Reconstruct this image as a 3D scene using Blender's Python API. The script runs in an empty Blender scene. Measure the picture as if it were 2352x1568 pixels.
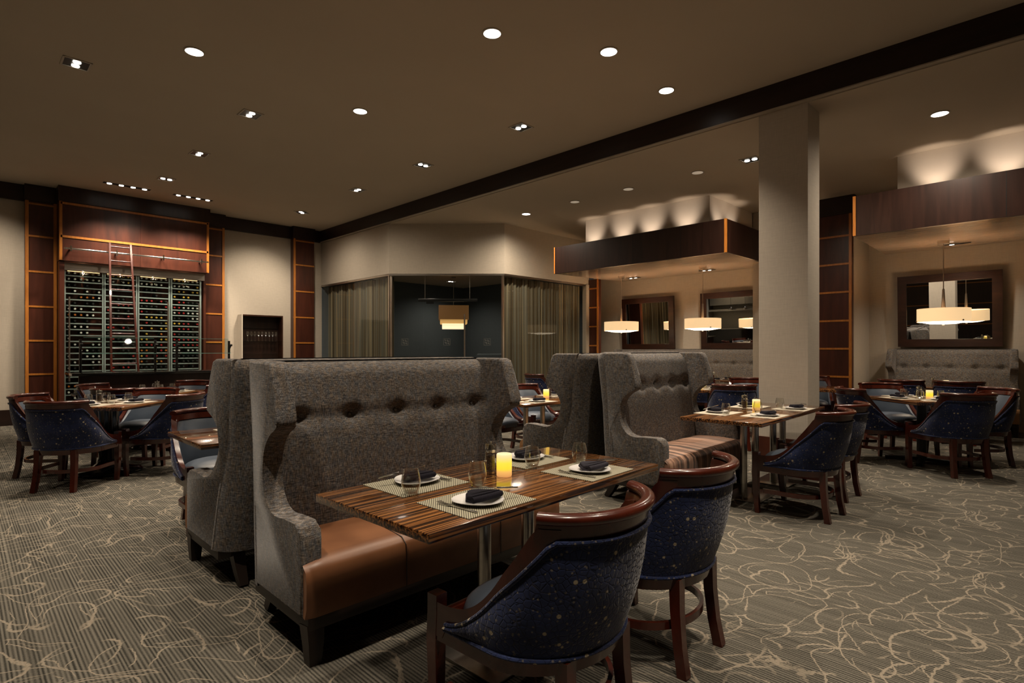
import bpy, bmesh, math, random
from mathutils import Vector, Matrix
rnd = random.Random(7)
R = math.radians
PI = math.pi
sc = bpy.context.scene
COL = sc.collection

# ------------------------------------------------------------------ mesh helpers
class MB:
    def __init__(s):
        s.bm = bmesh.new()

    def box(s, x0, x1, y0, y1, z0, z1, bev=0.0, seg=2, mi=0):
        r = bmesh.ops.create_cube(s.bm, size=1.0)
        vs = r['verts']
        for v in vs:
            v.co = Vector(((x0 + x1) / 2 + v.co.x * (x1 - x0), (y0 + y1) / 2 + v.co.y * (y1 - y0), (z0 + z1) / 2 + v.co.z * (z1 - z0)))
        fs = list({f for v in vs for f in v.link_faces})
        if mi:
            for f in fs:
                f.material_index = mi
        if bev > 0:
            es = list({e for v in vs for e in v.link_edges})
            bmesh.ops.bevel(s.bm, geom=es, offset=bev, segments=seg, profile=0.5, affect='EDGES')
        return s

    def quad(s, a, b, c, d, mi=0):
        f = s.bm.faces.new([s.bm.verts.new(p) for p in (a, b, c, d)])
        f.material_index = mi
        return s

    def poly(s, pts, mi=0):
        f = s.bm.faces.new([s.bm.verts.new(p) for p in pts])
        f.material_index = mi
        return s

    def grid(s, fn, nu, nv, cu=False, cv=False, mi=0):
        vs = [[s.bm.verts.new(fn(i / (nu if cu else nu - 1), j / (nv if cv else nv - 1))) for j in range(nv)] for i in range(nu)]
        for i in range(nu if cu else nu - 1):
            for j in range(nv if cv else nv - 1):
                f = s.bm.faces.new((vs[i][j], vs[(i + 1) % nu][j], vs[(i + 1) % nu][(j + 1) % nv], vs[i][(j + 1) % nv]))
                f.material_index = mi
        return vs

    def lathe(s, prof, n=24, c=(0, 0, 0), mi=0, sx=1, sy=1):
        def fn(u, v):
            r, z = prof[int(round(v * (len(prof) - 1)))]
            a = u * 2 * PI
            return (c[0] + r * math.cos(a) * sx, c[1] + r * math.sin(a) * sy, c[2] + z)
        vs = s.grid(fn, n, len(prof), cu=True, mi=mi)
        return s

    def cyl(s, p0, p1, r0, r1=None, n=16, mi=0):
        r1 = r0 if r1 is None else r1
        p0, p1 = Vector(p0), Vector(p1)
        d = (p1 - p0).normalized()
        a = d.orthogonal().normalized()
        b = d.cross(a)
        c0 = [s.bm.verts.new(p0 + (a * math.cos(2 * PI * i / n) + b * math.sin(2 * PI * i / n)) * r0) for i in range(n)]
        c1 = [s.bm.verts.new(p1 + (a * math.cos(2 * PI * i / n) + b * math.sin(2 * PI * i / n)) * r1) for i in range(n)]
        for i in range(n):
            f = s.bm.faces.new((c0[i], c0[(i + 1) % n], c1[(i + 1) % n], c1[i]))
            f.material_index = mi
        for c in (c0[::-1], c1):
            f = s.bm.faces.new(c)
            f.material_index = mi
        return s

    def sweep(s, pts, sec, up=(0, 0, 1), mi=0):
        """closed section sec [(a, b)] swept along pts; a is sideways, b is along up; sec may be a list of sections."""
        pts = [Vector(p) for p in pts]
        rings = []
        for i, p in enumerate(pts):
            t = (pts[min(i + 1, len(pts) - 1)] - pts[max(i - 1, 0)]).normalized()
            side = t.cross(Vector(up))
            side = side.normalized() if side.length > 1e-6 else Vector((1, 0, 0))
            u = side.cross(t).normalized()
            se = sec[i] if isinstance(sec[0], list) else sec
            rings.append([s.bm.verts.new(p + side * a + u * b) for a, b in se])
        n = len(rings[0])
        for i in range(len(rings) - 1):
            for j in range(n):
                f = s.bm.faces.new((rings[i][j], rings[i][(j + 1) % n], rings[i + 1][(j + 1) % n], rings[i + 1][j]))
                f.material_index = mi
        for c in (rings[0][::-1], rings[-1]):
            f = s.bm.faces.new(c)
            f.material_index = mi
        return s

    def tube(s, pts, r, n=10, up=(0, 0, 1), mi=0):
        return s.sweep(pts, [(r * math.cos(2 * PI * i / n), r * math.sin(2 * PI * i / n)) for i in range(n)], up, mi)

    def prism(s, outline, f0, f1, bev=0.0, seg=3, mi=0):
        """outline [(a, b)] turned into two caps by f0(a, b) and f1(a, b)."""
        v0 = [s.bm.verts.new(f0(a, b)) for a, b in outline]
        v1 = [s.bm.verts.new(f1(a, b)) for a, b in outline]
        n = len(outline)
        c0 = s.bm.faces.new(v0[::-1])
        c1 = s.bm.faces.new(v1)
        fs = [c0, c1]
        for i in range(n):
            fs.append(s.bm.faces.new((v0[i], v0[(i + 1) % n], v1[(i + 1) % n], v1[i])))
        for f in fs:
            f.material_index = mi
        if bev > 0:
            es = list(c0.edges) + list(c1.edges)
            bmesh.ops.bevel(s.bm, geom=es, offset=bev, segments=seg, profile=0.5, affect='EDGES')
        return s

    def build(s, name, mats, parent=None, ang=40, loc=None, rz=None):
        bmesh.ops.remove_doubles(s.bm, verts=s.bm.verts, dist=1e-5)
        bmesh.ops.recalc_face_normals(s.bm, faces=s.bm.faces)
        me = bpy.data.meshes.new(name)
        s.bm.to_mesh(me)
        s.bm.free()
        for m in (mats if isinstance(mats, (list, tuple)) else [mats]):
            me.materials.append(m)
        if ang:
            me.polygons.foreach_set('use_smooth', [True] * len(me.polygons))
            me.set_sharp_from_angle(angle=R(ang))
        o = bpy.data.objects.new(name, me)
        COL.objects.link(o)
        if parent is not None:
            o.parent = parent
        if loc is not None:
            o.location = loc
        if rz is not None:
            o.rotation_euler.z = rz
        return o

def tag(o, label=None, cat=None, group=None, kind=None):
    if label: o['label'] = label
    if cat: o['category'] = cat
    if group: o['group'] = group
    if kind: o['kind'] = kind
    return o

def empty(name, loc=(0, 0, 0), rz=0.0):
    o = bpy.data.objects.new(name, None)
    o.empty_display_size = 0.05
    COL.objects.link(o)
    o.location = loc
    o.rotation_euler.z = rz
    return o

def copy_tree(o, parent=None):
    c = o.copy()
    COL.objects.link(c)
    if parent is not None:
        c.parent = parent
    for ch in list(o.children):
        copy_tree(ch, c)
    return c

USED = set()
def place(proto, loc, rz=0.0, label=None, cat=None, group=None, scale=None):
    """first call uses the thing itself, later calls its copies"""
    if proto.name in USED:
        o = copy_tree(proto)
    else:
        o = proto
        USED.add(proto.name)
    o.location = loc
    o.rotation_euler = (0, 0, rz)
    if scale is not None:
        o.scale = scale if isinstance(scale, (tuple, list)) else (scale, scale, scale)
    return tag(o, label, cat, group)

def struct(o):
    o['kind'] = 'structure'
    return o

# ------------------------------------------------------------------ materials
class NT:
    def __init__(s, name):
        s.m = bpy.data.materials.new(name)
        s.m.use_nodes = True
        s.t = s.m.node_tree
        s.n = s.t.nodes
        s.out = s.n['Material Output']
        s.p = s.n['Principled BSDF']

    def add(s, typ, **kw):
        n = s.n.new(typ)
        for k, v in kw.items():
            if k in n.inputs:
                n.inputs[k].default_value = v
            else:
                setattr(n, k, v)
        return n

    def link(s, a, b):
        s.t.links.new(a, b)

    def obj(s, scale=(1, 1, 1), rot=(0, 0, 0), loc=(0, 0, 0)):
        tc = s.n.new('ShaderNodeTexCoord')
        mp = s.n.new('ShaderNodeMapping')
        mp.inputs['Scale'].default_value = scale
        mp.inputs['Rotation'].default_value = rot
        mp.inputs['Location'].default_value = loc
        s.link(tc.outputs['Object'], mp.inputs['Vector'])
        return mp.outputs['Vector']

    def noise(s, vec, scale=1.0, detail=2.0, rough=0.5, dist=0.0):
        n = s.n.new('ShaderNodeTexNoise')
        n.inputs['Scale'].default_value = scale
        n.inputs['Detail'].default_value = detail
        n.inputs['Roughness'].default_value = rough
        n.inputs['Distortion'].default_value = dist
        s.link(vec, n.inputs['Vector'])
        return n.outputs['Fac']

    def ramp(s, fac, stops, interp='LINEAR'):
        n = s.n.new('ShaderNodeValToRGB')
        n.color_ramp.interpolation = interp
        el = n.color_ramp.elements
        while len(el) < len(stops):
            el.new(0.5)
        for e, (p, c) in zip(el, stops):
            e.position = p
            e.color = c if len(c) == 4 else (*c, 1)
        s.link(fac, n.inputs['Fac'])
        return n.outputs['Color']

    def math(s, op, a, b=None, c=None, clamp=False):
        n = s.n.new('ShaderNodeMath')
        n.operation = op
        n.use_clamp = clamp
        for i, v in enumerate((a, b, c)):
            if v is None: continue
            if isinstance(v, (int, float)):
                n.inputs[i].default_value = v
            else:
                s.link(v, n.inputs[i])
        return n.outputs[0]

    def mix(s, fac, a, b):
        n = s.n.new('ShaderNodeMix')
        n.data_type = 'RGBA'
        ins = [i for i in n.inputs if i.enabled]
        for sock, v in ((n.inputs[0], fac), (n.inputs[6], a), (n.inputs[7], b)):
            if isinstance(v, (int, float)):
                sock.default_value = v
            elif isinstance(v, tuple):
                sock.default_value = v if len(v) == 4 else (*v, 1)
            else:
                s.link(v, sock)
        return n.outputs[2]

    def bump(s, h, strength=0.3, dist=0.01):
        n = s.n.new('ShaderNodeBump')
        n.inputs['Strength'].default_value = strength
        n.inputs['Distance'].default_value = dist
        s.link(h, n.inputs['Height'])
        s.link(n.outputs['Normal'], s.p.inputs['Normal'])

    def base(s, col, rough=0.5, metal=0.0, coat=0.0, spec=None, sheen=0.0):
        if isinstance(col, tuple):
            s.p.inputs['Base Color'].default_value = (*col, 1)
        else:
            s.link(col, s.p.inputs['Base Color'])
        s.p.inputs['Roughness'].default_value = rough
        s.p.inputs['Metallic'].default_value = metal
        s.p.inputs['Coat Weight'].default_value = coat
        s.p.inputs['Coat Roughness'].default_value = 0.05
        if spec is not None:
            s.p.inputs['Specular IOR Level'].default_value = spec
        if sheen:
            s.p.inputs['Sheen Weight'].default_value = sheen
            s.p.inputs['Sheen Roughness'].default_value = 0.4
        return s.m

def flat(name, col, rough=0.5, metal=0.0, coat=0.0, spec=None, var=0.08, vs=6.0):
    t = NT(name)
    f = t.noise(t.obj((vs, vs, vs)), 1.0, 3.0)
    c = t.ramp(f, [(0.3, tuple(x * (1 - var) for x in col)), (0.7, tuple(min(1, x * (1 + var)) for x in col))])
    return t.base(c, rough, metal, coat, spec)

def emit(name, col, strength, ramp_z=None):
    t = NT(name)
    t.p.inputs['Base Color'].default_value = (*col, 1)
    t.p.inputs['Roughness'].default_value = 0.5
    t.p.inputs['Emission Color'].default_value = (*col, 1)
    t.p.inputs['Emission Strength'].default_value = strength
    return t.m

def clear_glass(name, tint=(1, 1, 1), ior=1.45, rim=(1, 1, 1), amount=1.0):
    t = NT(name)
    tr = t.add('ShaderNodeBsdfTransparent')
    tr.inputs['Color'].default_value = (*tint, 1)
    gl = t.add('ShaderNodeBsdfGlossy')
    gl.inputs['Roughness'].default_value = 0.02
    gl.inputs['Color'].default_value = (*rim, 1)
    lw = t.add('ShaderNodeLayerWeight')
    lw.inputs['Blend'].default_value = 0.5
    mx = t.add('ShaderNodeMixShader')
    f0 = ((ior - 1) / (ior + 1)) ** 2
    fac = t.math('MULTIPLY', t.math('ADD', f0, t.math('MULTIPLY', t.math('POWER', lw.outputs['Facing'], 2.6), 1 - f0)), amount, clamp=True)
    t.link(fac, mx.inputs[0])
    t.link(tr.outputs[0], mx.inputs[1])
    t.link(gl.outputs[0], mx.inputs[2])
    t.link(mx.outputs[0], t.out.inputs['Surface'])
    return t.m

def wood(name, dark, light, sc_=(3, 3, 30), rough=0.3, coat=0.0, grain=1.0, bands=None):
    t = NT(name)
    v = t.obj(sc_)
    f = t.noise(v, 1.0, 5.0, 0.6, 0.6)
    c = t.ramp(f, bands or [(0.3, dark), (0.7, light)])
    return t.base(c, rough, 0.0, coat)

M = {}
M['ceiling'] = flat('ceiling_paint', (0.50, 0.43, 0.34), 0.9, var=0.02, vs=1.5, spec=0.1)
def linen(name, col):
    t = NT(name)
    a = t.noise(t.obj((90, 90, 9)), 1, 2)
    b = t.noise(t.obj((9, 9, 90)), 1, 2)
    f = t.math('ADD', t.math('MULTIPLY', a, 0.5), t.math('MULTIPLY', b, 0.5))
    c = t.ramp(f, [(0.35, tuple(x * 0.94 for x in col)), (0.65, tuple(x * 1.05 for x in col))])
    return t.base(c, 0.85, spec=0.15)
M['linen'] = linen('wall_linen', (0.50, 0.44, 0.36))
M['linen_pillar'] = linen('pillar_linen', (0.56, 0.50, 0.42))
M['plaster'] = flat('soffit_plaster', (0.62, 0.55, 0.46), 0.85, var=0.02, spec=0.1)
M['espresso'] = wood('espresso_wood', (0.012, 0.005, 0.0035), (0.030, 0.012, 0.008), (14, 14, 1.2), 0.32)
M['espresso_h'] = wood('espresso_wood_long', (0.010, 0.0045, 0.003), (0.024, 0.010, 0.007), (2, 1.2, 16), 0.35)
M['mahogany'] = wood('mahogany_panel', (0.036, 0.011, 0.007), (0.085, 0.024, 0.013), (7, 7, 0.9), 0.3)
M['orange'] = wood('amber_trim', (0.34, 0.115, 0.018), (0.50, 0.19, 0.035), (30, 30, 4), 0.35)
M['chairwood'] = wood('chair_mahogany', (0.038, 0.0065, 0.003), (0.075, 0.012, 0.005), (9, 9, 5), 0.25, coat=0.22)
M['bootleg'] = wood('dark_leg_wood', (0.010, 0.006, 0.004), (0.022, 0.012, 0.008), (9, 9, 3), 0.4)
M['frame'] = wood('mirror_frame_wood', (0.018, 0.007, 0.004), (0.042, 0.015, 0.008), (4, 4, 18), 0.3)
M['steel'] = flat('brushed_steel', (0.42, 0.40, 0.36), 0.28, 1.0, vs=40)
M['chrome'] = flat('polished_chrome', (0.75, 0.73, 0.70), 0.12, 1.0)
M['nickel'] = flat('nickel', (0.55, 0.50, 0.44), 0.3, 1.0)
M['cutlery'] = flat('cutlery_steel', (0.62, 0.60, 0.57), 0.2, 1.0)
M['black'] = flat('black_metal', (0.008, 0.008, 0.008), 0.35)
M['blackgloss'] = flat('black_gloss', (0.006, 0.006, 0.006), 0.12, coat=0.4)
M['blackstone'] = flat('black_stone', (0.012, 0.012, 0.012), 0.1, coat=0.5, vs=60)
M['ceramic'] = flat('white_ceramic', (0.72, 0.71, 0.70), 0.2, coat=0.4, var=0.01)
M['napkin'] = flat('dark_napkin', (0.012, 0.011, 0.016), 0.9, var=0.2, vs=200, spec=0.1)
M['napkin_grey'] = flat('grey_napkin', (0.028, 0.026, 0.034), 0.9, var=0.2, vs=200, spec=0.1)
M['wax'] = flat('candle_wax', (0.75, 0.6, 0.35), 0.6)
M['mirror'] = flat('mirror_silver', (0.78, 0.79, 0.78), 0.0, 1.0, var=0.0)
M['slate'] = linen('slate_wall', (0.095, 0.115, 0.130))
M['canopypanel'] = None
M['white_lamp'] = emit('lamp_white', (1.0, 0.93, 0.82), 8.0)
M['white_lamp_dim'] = emit('lamp_unlit_glow', (0.8, 0.68, 0.52), 0.25)  # lens of a lamp that is off, with a faint glow put in
M['round_lamp'] = emit('round_lamp', (1.0, 0.93, 0.84), 6.0)
M['trimmetal'] = flat('lamp_trim', (0.45, 0.40, 0.33), 0.5, 0.3)
M['glass'] = clear_glass('tumbler_glass', (0.95, 0.95, 0.94), 1.6)
M['glass_base'] = clear_glass('tumbler_glass_foot', (0.92, 0.92, 0.90), 3.2)
M['pane'] = clear_glass('pane_glass', (0.92, 0.94, 0.93), 1.4, amount=0.3)
M['pane_green'] = clear_glass('guard_glass', (0.90, 0.95, 0.93), 1.4, amount=0.15)
M['glass_edge'] = flat('glass_edge', (0.25, 0.55, 0.50), 0.2, spec=0.6)
M['frost'] = flat('frosted_film', (0.10, 0.105, 0.10), 0.7)
M['shelf'] = flat('shelf_steel', (0.42, 0.50, 0.48), 0.35, 0.5)
M['bottle'] = flat('bottle_green', (0.010, 0.014, 0.009), 0.1, coat=0.5)
for k, c in dict(white=(0.65, 0.65, 0.6), red=(0.30, 0.02, 0.02), gold=(0.45, 0.28, 0.04), dark=(0.02, 0.02, 0.02), amber=(0.45, 0.13, 0.02), silver=(0.45, 0.45, 0.42)).items():
    M['cap_' + k] = flat('cap_' + k, c, 0.35)

def m_carpet():
    t = NT('carpet')
    tx = t.add('ShaderNodeTexCoord')
    sx = t.add('ShaderNodeSeparateXYZ')
    t.link(tx.outputs['Object'], sx.inputs[0])
    jit = t.noise(t.obj((16, 0.25, 1)), 1.0, 2.0)
    amp = t.noise(t.obj((24, 1.1, 1)), 1.0, 1.0)
    sn = t.math('SINE', t.math('ADD', t.math('MULTIPLY', sx.outputs['X'], 395.0), t.math('MULTIPLY', jit, 9.0)))
    st = t.math('ADD', 0.5, t.math('MULTIPLY', t.math('MULTIPLY', sn, 0.22), t.math('MULTIPLY', amp, 1.6)))
    st2 = t.noise(t.obj((30, 0.5, 1)), 1.0, 2.0)
    sp = t.noise(t.obj((150, 150, 1)), 1.0, 1.0)
    patch = t.noise(t.obj((1.1, 0.8, 1)), 1.0, 2.0)
    f = t.math('ADD', t.math('MULTIPLY', st, 0.62), t.math('ADD', t.math('MULTIPLY', st2, 0.20), t.math('MULTIPLY', sp, 0.18)))
    base = t.ramp(f, [(0.36, (0.030, 0.029, 0.025)), (0.5, (0.100, 0.093, 0.077)), (0.64, (0.165, 0.152, 0.126))])
    tc = t.add('ShaderNodeTexCoord')
    dn = t.add('ShaderNodeTexNoise')
    dn.inputs['Scale'].default_value = 1.5
    dn.inputs['Detail'].default_value = 1.0
    t.link(tc.outputs['Object'], dn.inputs['Vector'])
    dn2 = t.add('ShaderNodeTexNoise')
    dn2.inputs['Scale'].default_value = 45.0
    t.link(tc.outputs['Object'], dn2.inputs['Vector'])
    tot = None
    for i, (scale, r, w, ox, oy, amp, thr) in enumerate([(1.5, 0.34, 0.011, 0, 0, 0.55, 0.42), (1.9, 0.42, 0.013, 7.3, 2.1, 0.6, 0.45), (2.6, 0.36, 0.014, 3.7, 9.9, 0.45, 0.46), (1.3, 0.50, 0.009, 13.1, 5.5, 0.8, 0.44), (3.6, 0.30, 0.017, 1.7, 17.5, 0.4, 0.52), (1.1, 0.30, 0.009, 23.1, 8.5, 0.9, 0.45), (2.1, 0.44, 0.009, 31.1, 2.5, 0.7, 0.46), (1.7, 0.25, 0.008, 41.1, 12.5, 0.8, 0.46), (2.9, 0.46, 0.009, 5.1, 22.5, 0.6, 0.5)]):
        va = t.add('ShaderNodeVectorMath', operation='MULTIPLY_ADD')
        t.link(dn.outputs['Color'], va.inputs[0])
        va.inputs[1].default_value = (amp, amp, 0)
        vb = t.add('ShaderNodeVectorMath', operation='MULTIPLY_ADD')
        t.link(dn2.outputs['Color'], vb.inputs[0])
        vb.inputs[1].default_value = (0.022, 0.022, 0)
        t.link(tc.outputs['Object'], vb.inputs[2])
        t.link(vb.outputs[0], va.inputs[2])
        mp = t.add('ShaderNodeMapping')
        mp.inputs['Location'].default_value = (ox, oy, 0)
        t.link(va.outputs[0], mp.inputs['Vector'])
        vo = t.add('ShaderNodeTexVoronoi', voronoi_dimensions='2D')
        vo.inputs['Scale'].default_value = scale
        t.link(mp.outputs[0], vo.inputs['Vector'])
        d = t.math('ABSOLUTE', t.math('SUBTRACT', vo.outputs['Distance'], r))
        line = t.math('SUBTRACT', 1.0, t.math('SMOOTH_MIN', t.math('DIVIDE', d, 0.52 * w * scale), 1.0, 0.1), clamp=True)
        line = t.math('MULTIPLY', line, 1.8, clamp=True)
        g = t.noise(mp.outputs[0], 1.7 + 0.3 * i, 1.0)
        gate = t.math('MULTIPLY', t.math('SUBTRACT', g, thr), 14.0, clamp=True)
        line = t.math('MULTIPLY', line, gate)
        tot = line if tot is None else t.math('MAXIMUM', tot, line)
    fleck = t.math('MULTIPLY', t.math('SUBTRACT', t.noise(t.obj((70, 70, 1)), 1.0, 1.0), 0.66), 8.0, clamp=True)
    fg = t.math('MULTIPLY', t.math('SUBTRACT', t.noise(t.obj((1.7, 1.7, 1)), 1.0, 1.0), 0.52), 6.0, clamp=True)
    tot = t.math('MAXIMUM', tot, t.math('MULTIPLY', t.math('MULTIPLY', fleck, fg), 0.6))
    pile = t.noise(t.obj((400, 400, 1)), 1.0, 1.0)
    lc = t.ramp(pile, [(0.3, (0.24, 0.205, 0.158)), (0.7, (0.40, 0.34, 0.26))])
    c = t.mix(t.math('MULTIPLY', tot, 0.75), base, lc)
    t.bump(t.math('ADD', t.math('MULTIPLY', st, 0.6), pile), 0.35, 0.004)
    return t.base(c, 0.95, spec=0.05)
M['carpet'] = m_carpet()

def m_tweed(name, tint=1.0):
    t = NT(name)
    h = t.noise(t.obj((34, 34, 420)), 1.0, 2.0, 0.6)
    v = t.noise(t.obj((420, 420, 34)), 1.0, 2.0, 0.6)
    hue = t.noise(t.obj((60, 60, 24)), 1.0, 2.0)
    f = t.math('ADD', t.math('MULTIPLY', h, 0.5), t.math('MULTIPLY', v, 0.5))
    warm = t.ramp(f, [(0.36, (0.020 * tint, 0.017 * tint, 0.015 * tint)), (0.5, (0.115 * tint, 0.096 * tint, 0.079 * tint)), (0.64, (0.32 * tint, 0.265 * tint, 0.215 * tint))])
    cool = t.ramp(f, [(0.36, (0.018 * tint, 0.019 * tint, 0.022 * tint)), (0.5, (0.095 * tint, 0.095 * tint, 0.10 * tint)), (0.64, (0.28 * tint, 0.27 * tint, 0.26 * tint))])
    c = t.mix(t.math('MULTIPLY', t.math('SUBTRACT', hue, 0.40), 5.0, clamp=True), cool, warm)
    t.bump(f, 0.25, 0.003)
    return t.base(c, 0.9, spec=0.15, sheen=0.15)
M['tweed'] = m_tweed('tweed')
M['tweed_tan'] = m_tweed('tweed_tan', 1.15)

def m_leather(name, a, b, rough=0.38):
    t = NT(name)
    f = t.noise(t.obj((5, 5, 5)), 1.0, 3.0)
    c = t.ramp(f, [(0.3, a), (0.7, b)])
    t.bump(t.noise(t.obj((220, 220, 220)), 1.0, 2.0), 0.12, 0.002)
    return t.base(c, rough)
M['brown_leather'] = m_leather('brown_leather', (0.155, 0.062, 0.026), (0.23, 0.098, 0.042), 0.40)
M['tan_leather'] = m_leather('tan_leather', (0.30, 0.15, 0.06), (0.36, 0.19, 0.08), 0.45)
M['blue_leather'] = m_leather('blue_leather', (0.060, 0.078, 0.105), (0.080, 0.100, 0.132), 0.40)

def m_stripes():
    t = NT('striped_velvet')
    w = t.noise(t.obj((34, 0.7, 0.7)), 1.0, 1.0)
    c = t.ramp(w, [(0.34, (0.055, 0.028, 0.016)), (0.46, (0.17, 0.085, 0.05)), (0.54, (0.30, 0.165, 0.105)), (0.66, (0.42, 0.25, 0.17))])
    return t.base(c, 0.55, sheen=0.3)
M['stripes'] = m_stripes()

def m_navy():
    t = NT('navy_star_velvet')
    v = t.obj((1, 1, 1))
    e = t.add('ShaderNodeTexVoronoi', feature='DISTANCE_TO_EDGE')
    e.inputs['Scale'].default_value = 48.0
    t.link(v, e.inputs['Vector'])
    s_ = t.add('ShaderNodeTexVoronoi', feature='F1')
    s_.inputs['Scale'].default_value = 22.0
    t.link(v, s_.inputs['Vector'])
    s2 = t.add('ShaderNodeTexVoronoi', feature='F1')
    s2.inputs['Scale'].default_value = 52.0
    t.link(v, s2.inputs['Vector'])
    seam = t.math('SUBTRACT', 1.0, t.math('MULTIPLY', e.outputs['Distance'], 14.0), clamp=True)
    gold = t.math('MULTIPLY', t.math('SUBTRACT', 0.18, s_.outputs['Distance']), 22.0, clamp=True)
    gold2 = t.math('MULTIPLY', t.math('SUBTRACT', 0.24, s2.outputs['Distance']), 14.0, clamp=True)
    near = t.math('SUBTRACT', 1.0, t.math('MULTIPLY', s_.outputs['Distance'], 2.1), clamp=True)
    thread = t.math('MULTIPLY', t.math('MULTIPLY', t.math('SUBTRACT', seam, 0.55), 2.2, clamp=True), near)
    big = t.noise(t.obj((7, 7, 7)), 1.0, 2.0)
    blue = t.ramp(big, [(0.35, (0.011, 0.018, 0.058)), (0.65, (0.021, 0.034, 0.105))])
    c = t.mix(t.math('MULTIPLY', seam, 0.55), blue, (0.003, 0.004, 0.014))
    c = t.mix(t.math('MULTIPLY', thread, 0.7), c, (0.16, 0.13, 0.07))
    c = t.mix(t.math('MULTIPLY', gold2, 0.45), c, (0.26, 0.22, 0.14))
    c = t.mix(gold, c, (0.42, 0.36, 0.25))
    t.bump(t.math('MINIMUM', e.outputs['Distance'], 0.12), 0.5, 0.02)
    return t.base(c, 0.7, sheen=0.35, spec=0.2)
M['navy'] = m_navy()

def m_zebra():
    t = NT('zebrawood')
    a = t.noise(t.obj((1.4, 95, 95)), 1.0, 3.0, 0.55, 0.3)
    b = t.noise(t.obj((0.7, 22, 22)), 1.0, 2.0)
    f = t.math('ADD', t.math('MULTIPLY', a, 0.8), t.math('MULTIPLY', b, 0.2))
    c = t.ramp(f, [(0.40, (0.010, 0.005, 0.003)), (0.47, (0.050, 0.019, 0.008)), (0.52, (0.16, 0.062, 0.019)), (0.60, (0.30, 0.13, 0.040))])
    return t.base(c, 0.16, coat=0.7)
M['zebra'] = m_zebra()

def m_weave():
    t = NT('woven_placemat')
    w = t.add('ShaderNodeTexWave')
    w.inputs['Scale'].default_value = 40.0
    w.inputs['Distortion'].default_value = 0.0
    w.bands_direction = 'X'
    t.link(t.obj((1, 1, 1), (0, 0, R(40))), w.inputs['Vector'])
    w2 = t.add('ShaderNodeTexWave')
    w2.inputs['Scale'].default_value = 26.0
    w2.bands_direction = 'Y'
    t.link(t.obj((1, 1, 1), (0, 0, R(40))), w2.inputs['Vector'])
    f = t.math('MULTIPLY', w.outputs['Fac'], t.math('ADD', 0.55, t.math('MULTIPLY', w2.outputs['Fac'], 0.45)))
    c = t.ramp(f, [(0.12, (0.060, 0.052, 0.035)), (0.4, (0.28, 0.26, 0.18)), (0.8, (0.42, 0.40, 0.29))])
    return t.base(c, 0.7)
M['weave'] = m_weave()
M['mat_pale'] = flat('pale_placemat', (0.42, 0.38, 0.30), 0.75, var=0.06, vs=120)

def m_curtain():
    t = NT('string_curtain')
    a = t.noise(t.obj((40, 40, 0.15)), 1.0, 3.0, 0.7)
    b = t.noise(t.obj((9, 9, 0.1)), 1.0, 1.0)
    f = t.math('ADD', t.math('MULTIPLY', a, 0.7), t.math('MULTIPLY', b, 0.3))
    c = t.ramp(f, [(0.36, (0.045, 0.040, 0.030)), (0.46, (0.17, 0.13, 0.075)), (0.53, (0.16, 0.17, 0.15)), (0.6, (0.34, 0.26, 0.14)), (0.68, (0.48, 0.40, 0.26))])
    return t.base(c, 0.8, spec=0.1)
M['curtain'] = m_curtain()

def m_panel():
    t = NT('canopy_panel')
    w = t.noise(t.obj((26, 0.5, 1)), 1.0, 1.0)
    c = t.ramp(w, [(0.35, (0.33, 0.25, 0.19)), (0.65, (0.46, 0.36, 0.28))])
    return t.base(c, 0.22, coat=0.2)
M['canopypanel'] = m_panel()

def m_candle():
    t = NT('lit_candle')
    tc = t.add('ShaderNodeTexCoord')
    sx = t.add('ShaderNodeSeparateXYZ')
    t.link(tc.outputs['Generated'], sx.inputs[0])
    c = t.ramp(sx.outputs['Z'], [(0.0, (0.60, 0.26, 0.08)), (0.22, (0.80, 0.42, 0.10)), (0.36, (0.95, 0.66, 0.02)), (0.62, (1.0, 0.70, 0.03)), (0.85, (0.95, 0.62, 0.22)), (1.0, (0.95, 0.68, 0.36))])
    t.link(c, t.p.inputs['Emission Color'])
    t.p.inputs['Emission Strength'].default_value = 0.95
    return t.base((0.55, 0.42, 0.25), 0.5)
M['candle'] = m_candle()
M['shade'] = emit('lamp_shade_cream', (0.98, 0.66, 0.34), 0.78)
M['diffuser'] = emit('lamp_diffuser', (1.0, 0.82, 0.58), 7.0)
M['bulbtray'] = emit('lamp_bulbs', (1.0, 0.78, 0.52), 9.0)
M['tier_brown'] = emit('tier_shade_brown', (0.15, 0.070, 0.020), 0.25)
M['tier_gold'] = emit('tier_shade_gold', (0.60, 0.33, 0.10), 0.7)
M['tier_cream'] = emit('tier_shade_cream', (1.0, 0.80, 0.50), 1.0)
M['led'] = emit('led_strip', (1.0, 0.62, 0.28), 2.5)
def m_pepper(name, a, b):
    t = NT(name)
    f = t.noise(t.obj((190, 190, 190)), 1.0, 1.0)
    return t.base(t.ramp(f, [(0.4, a), (0.6, b)]), 0.7)
M['pepper'] = m_pepper('peppercorns', (0.01, 0.006, 0.004), (0.10, 0.06, 0.03))
M['tile'] = flat('kitchen_tile', (0.55, 0.50, 0.38), 0.35, var=0.2, vs=40)

# ------------------------------------------------------------------ measures (metres, camera above the origin)
H = 1.33
ZC, ZB, ZL = 4.23, 3.955, 3.945      # high ceiling, beam underside, low ceiling
YW = 13.09                           # wine wall
XB = 6.34                            # beam face
XW = 12.05                           # alcove back wall

def sbox(name, m, *b, bev=0.0):
    return struct(MB().box(*b, bev=bev).build(name, m))

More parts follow.
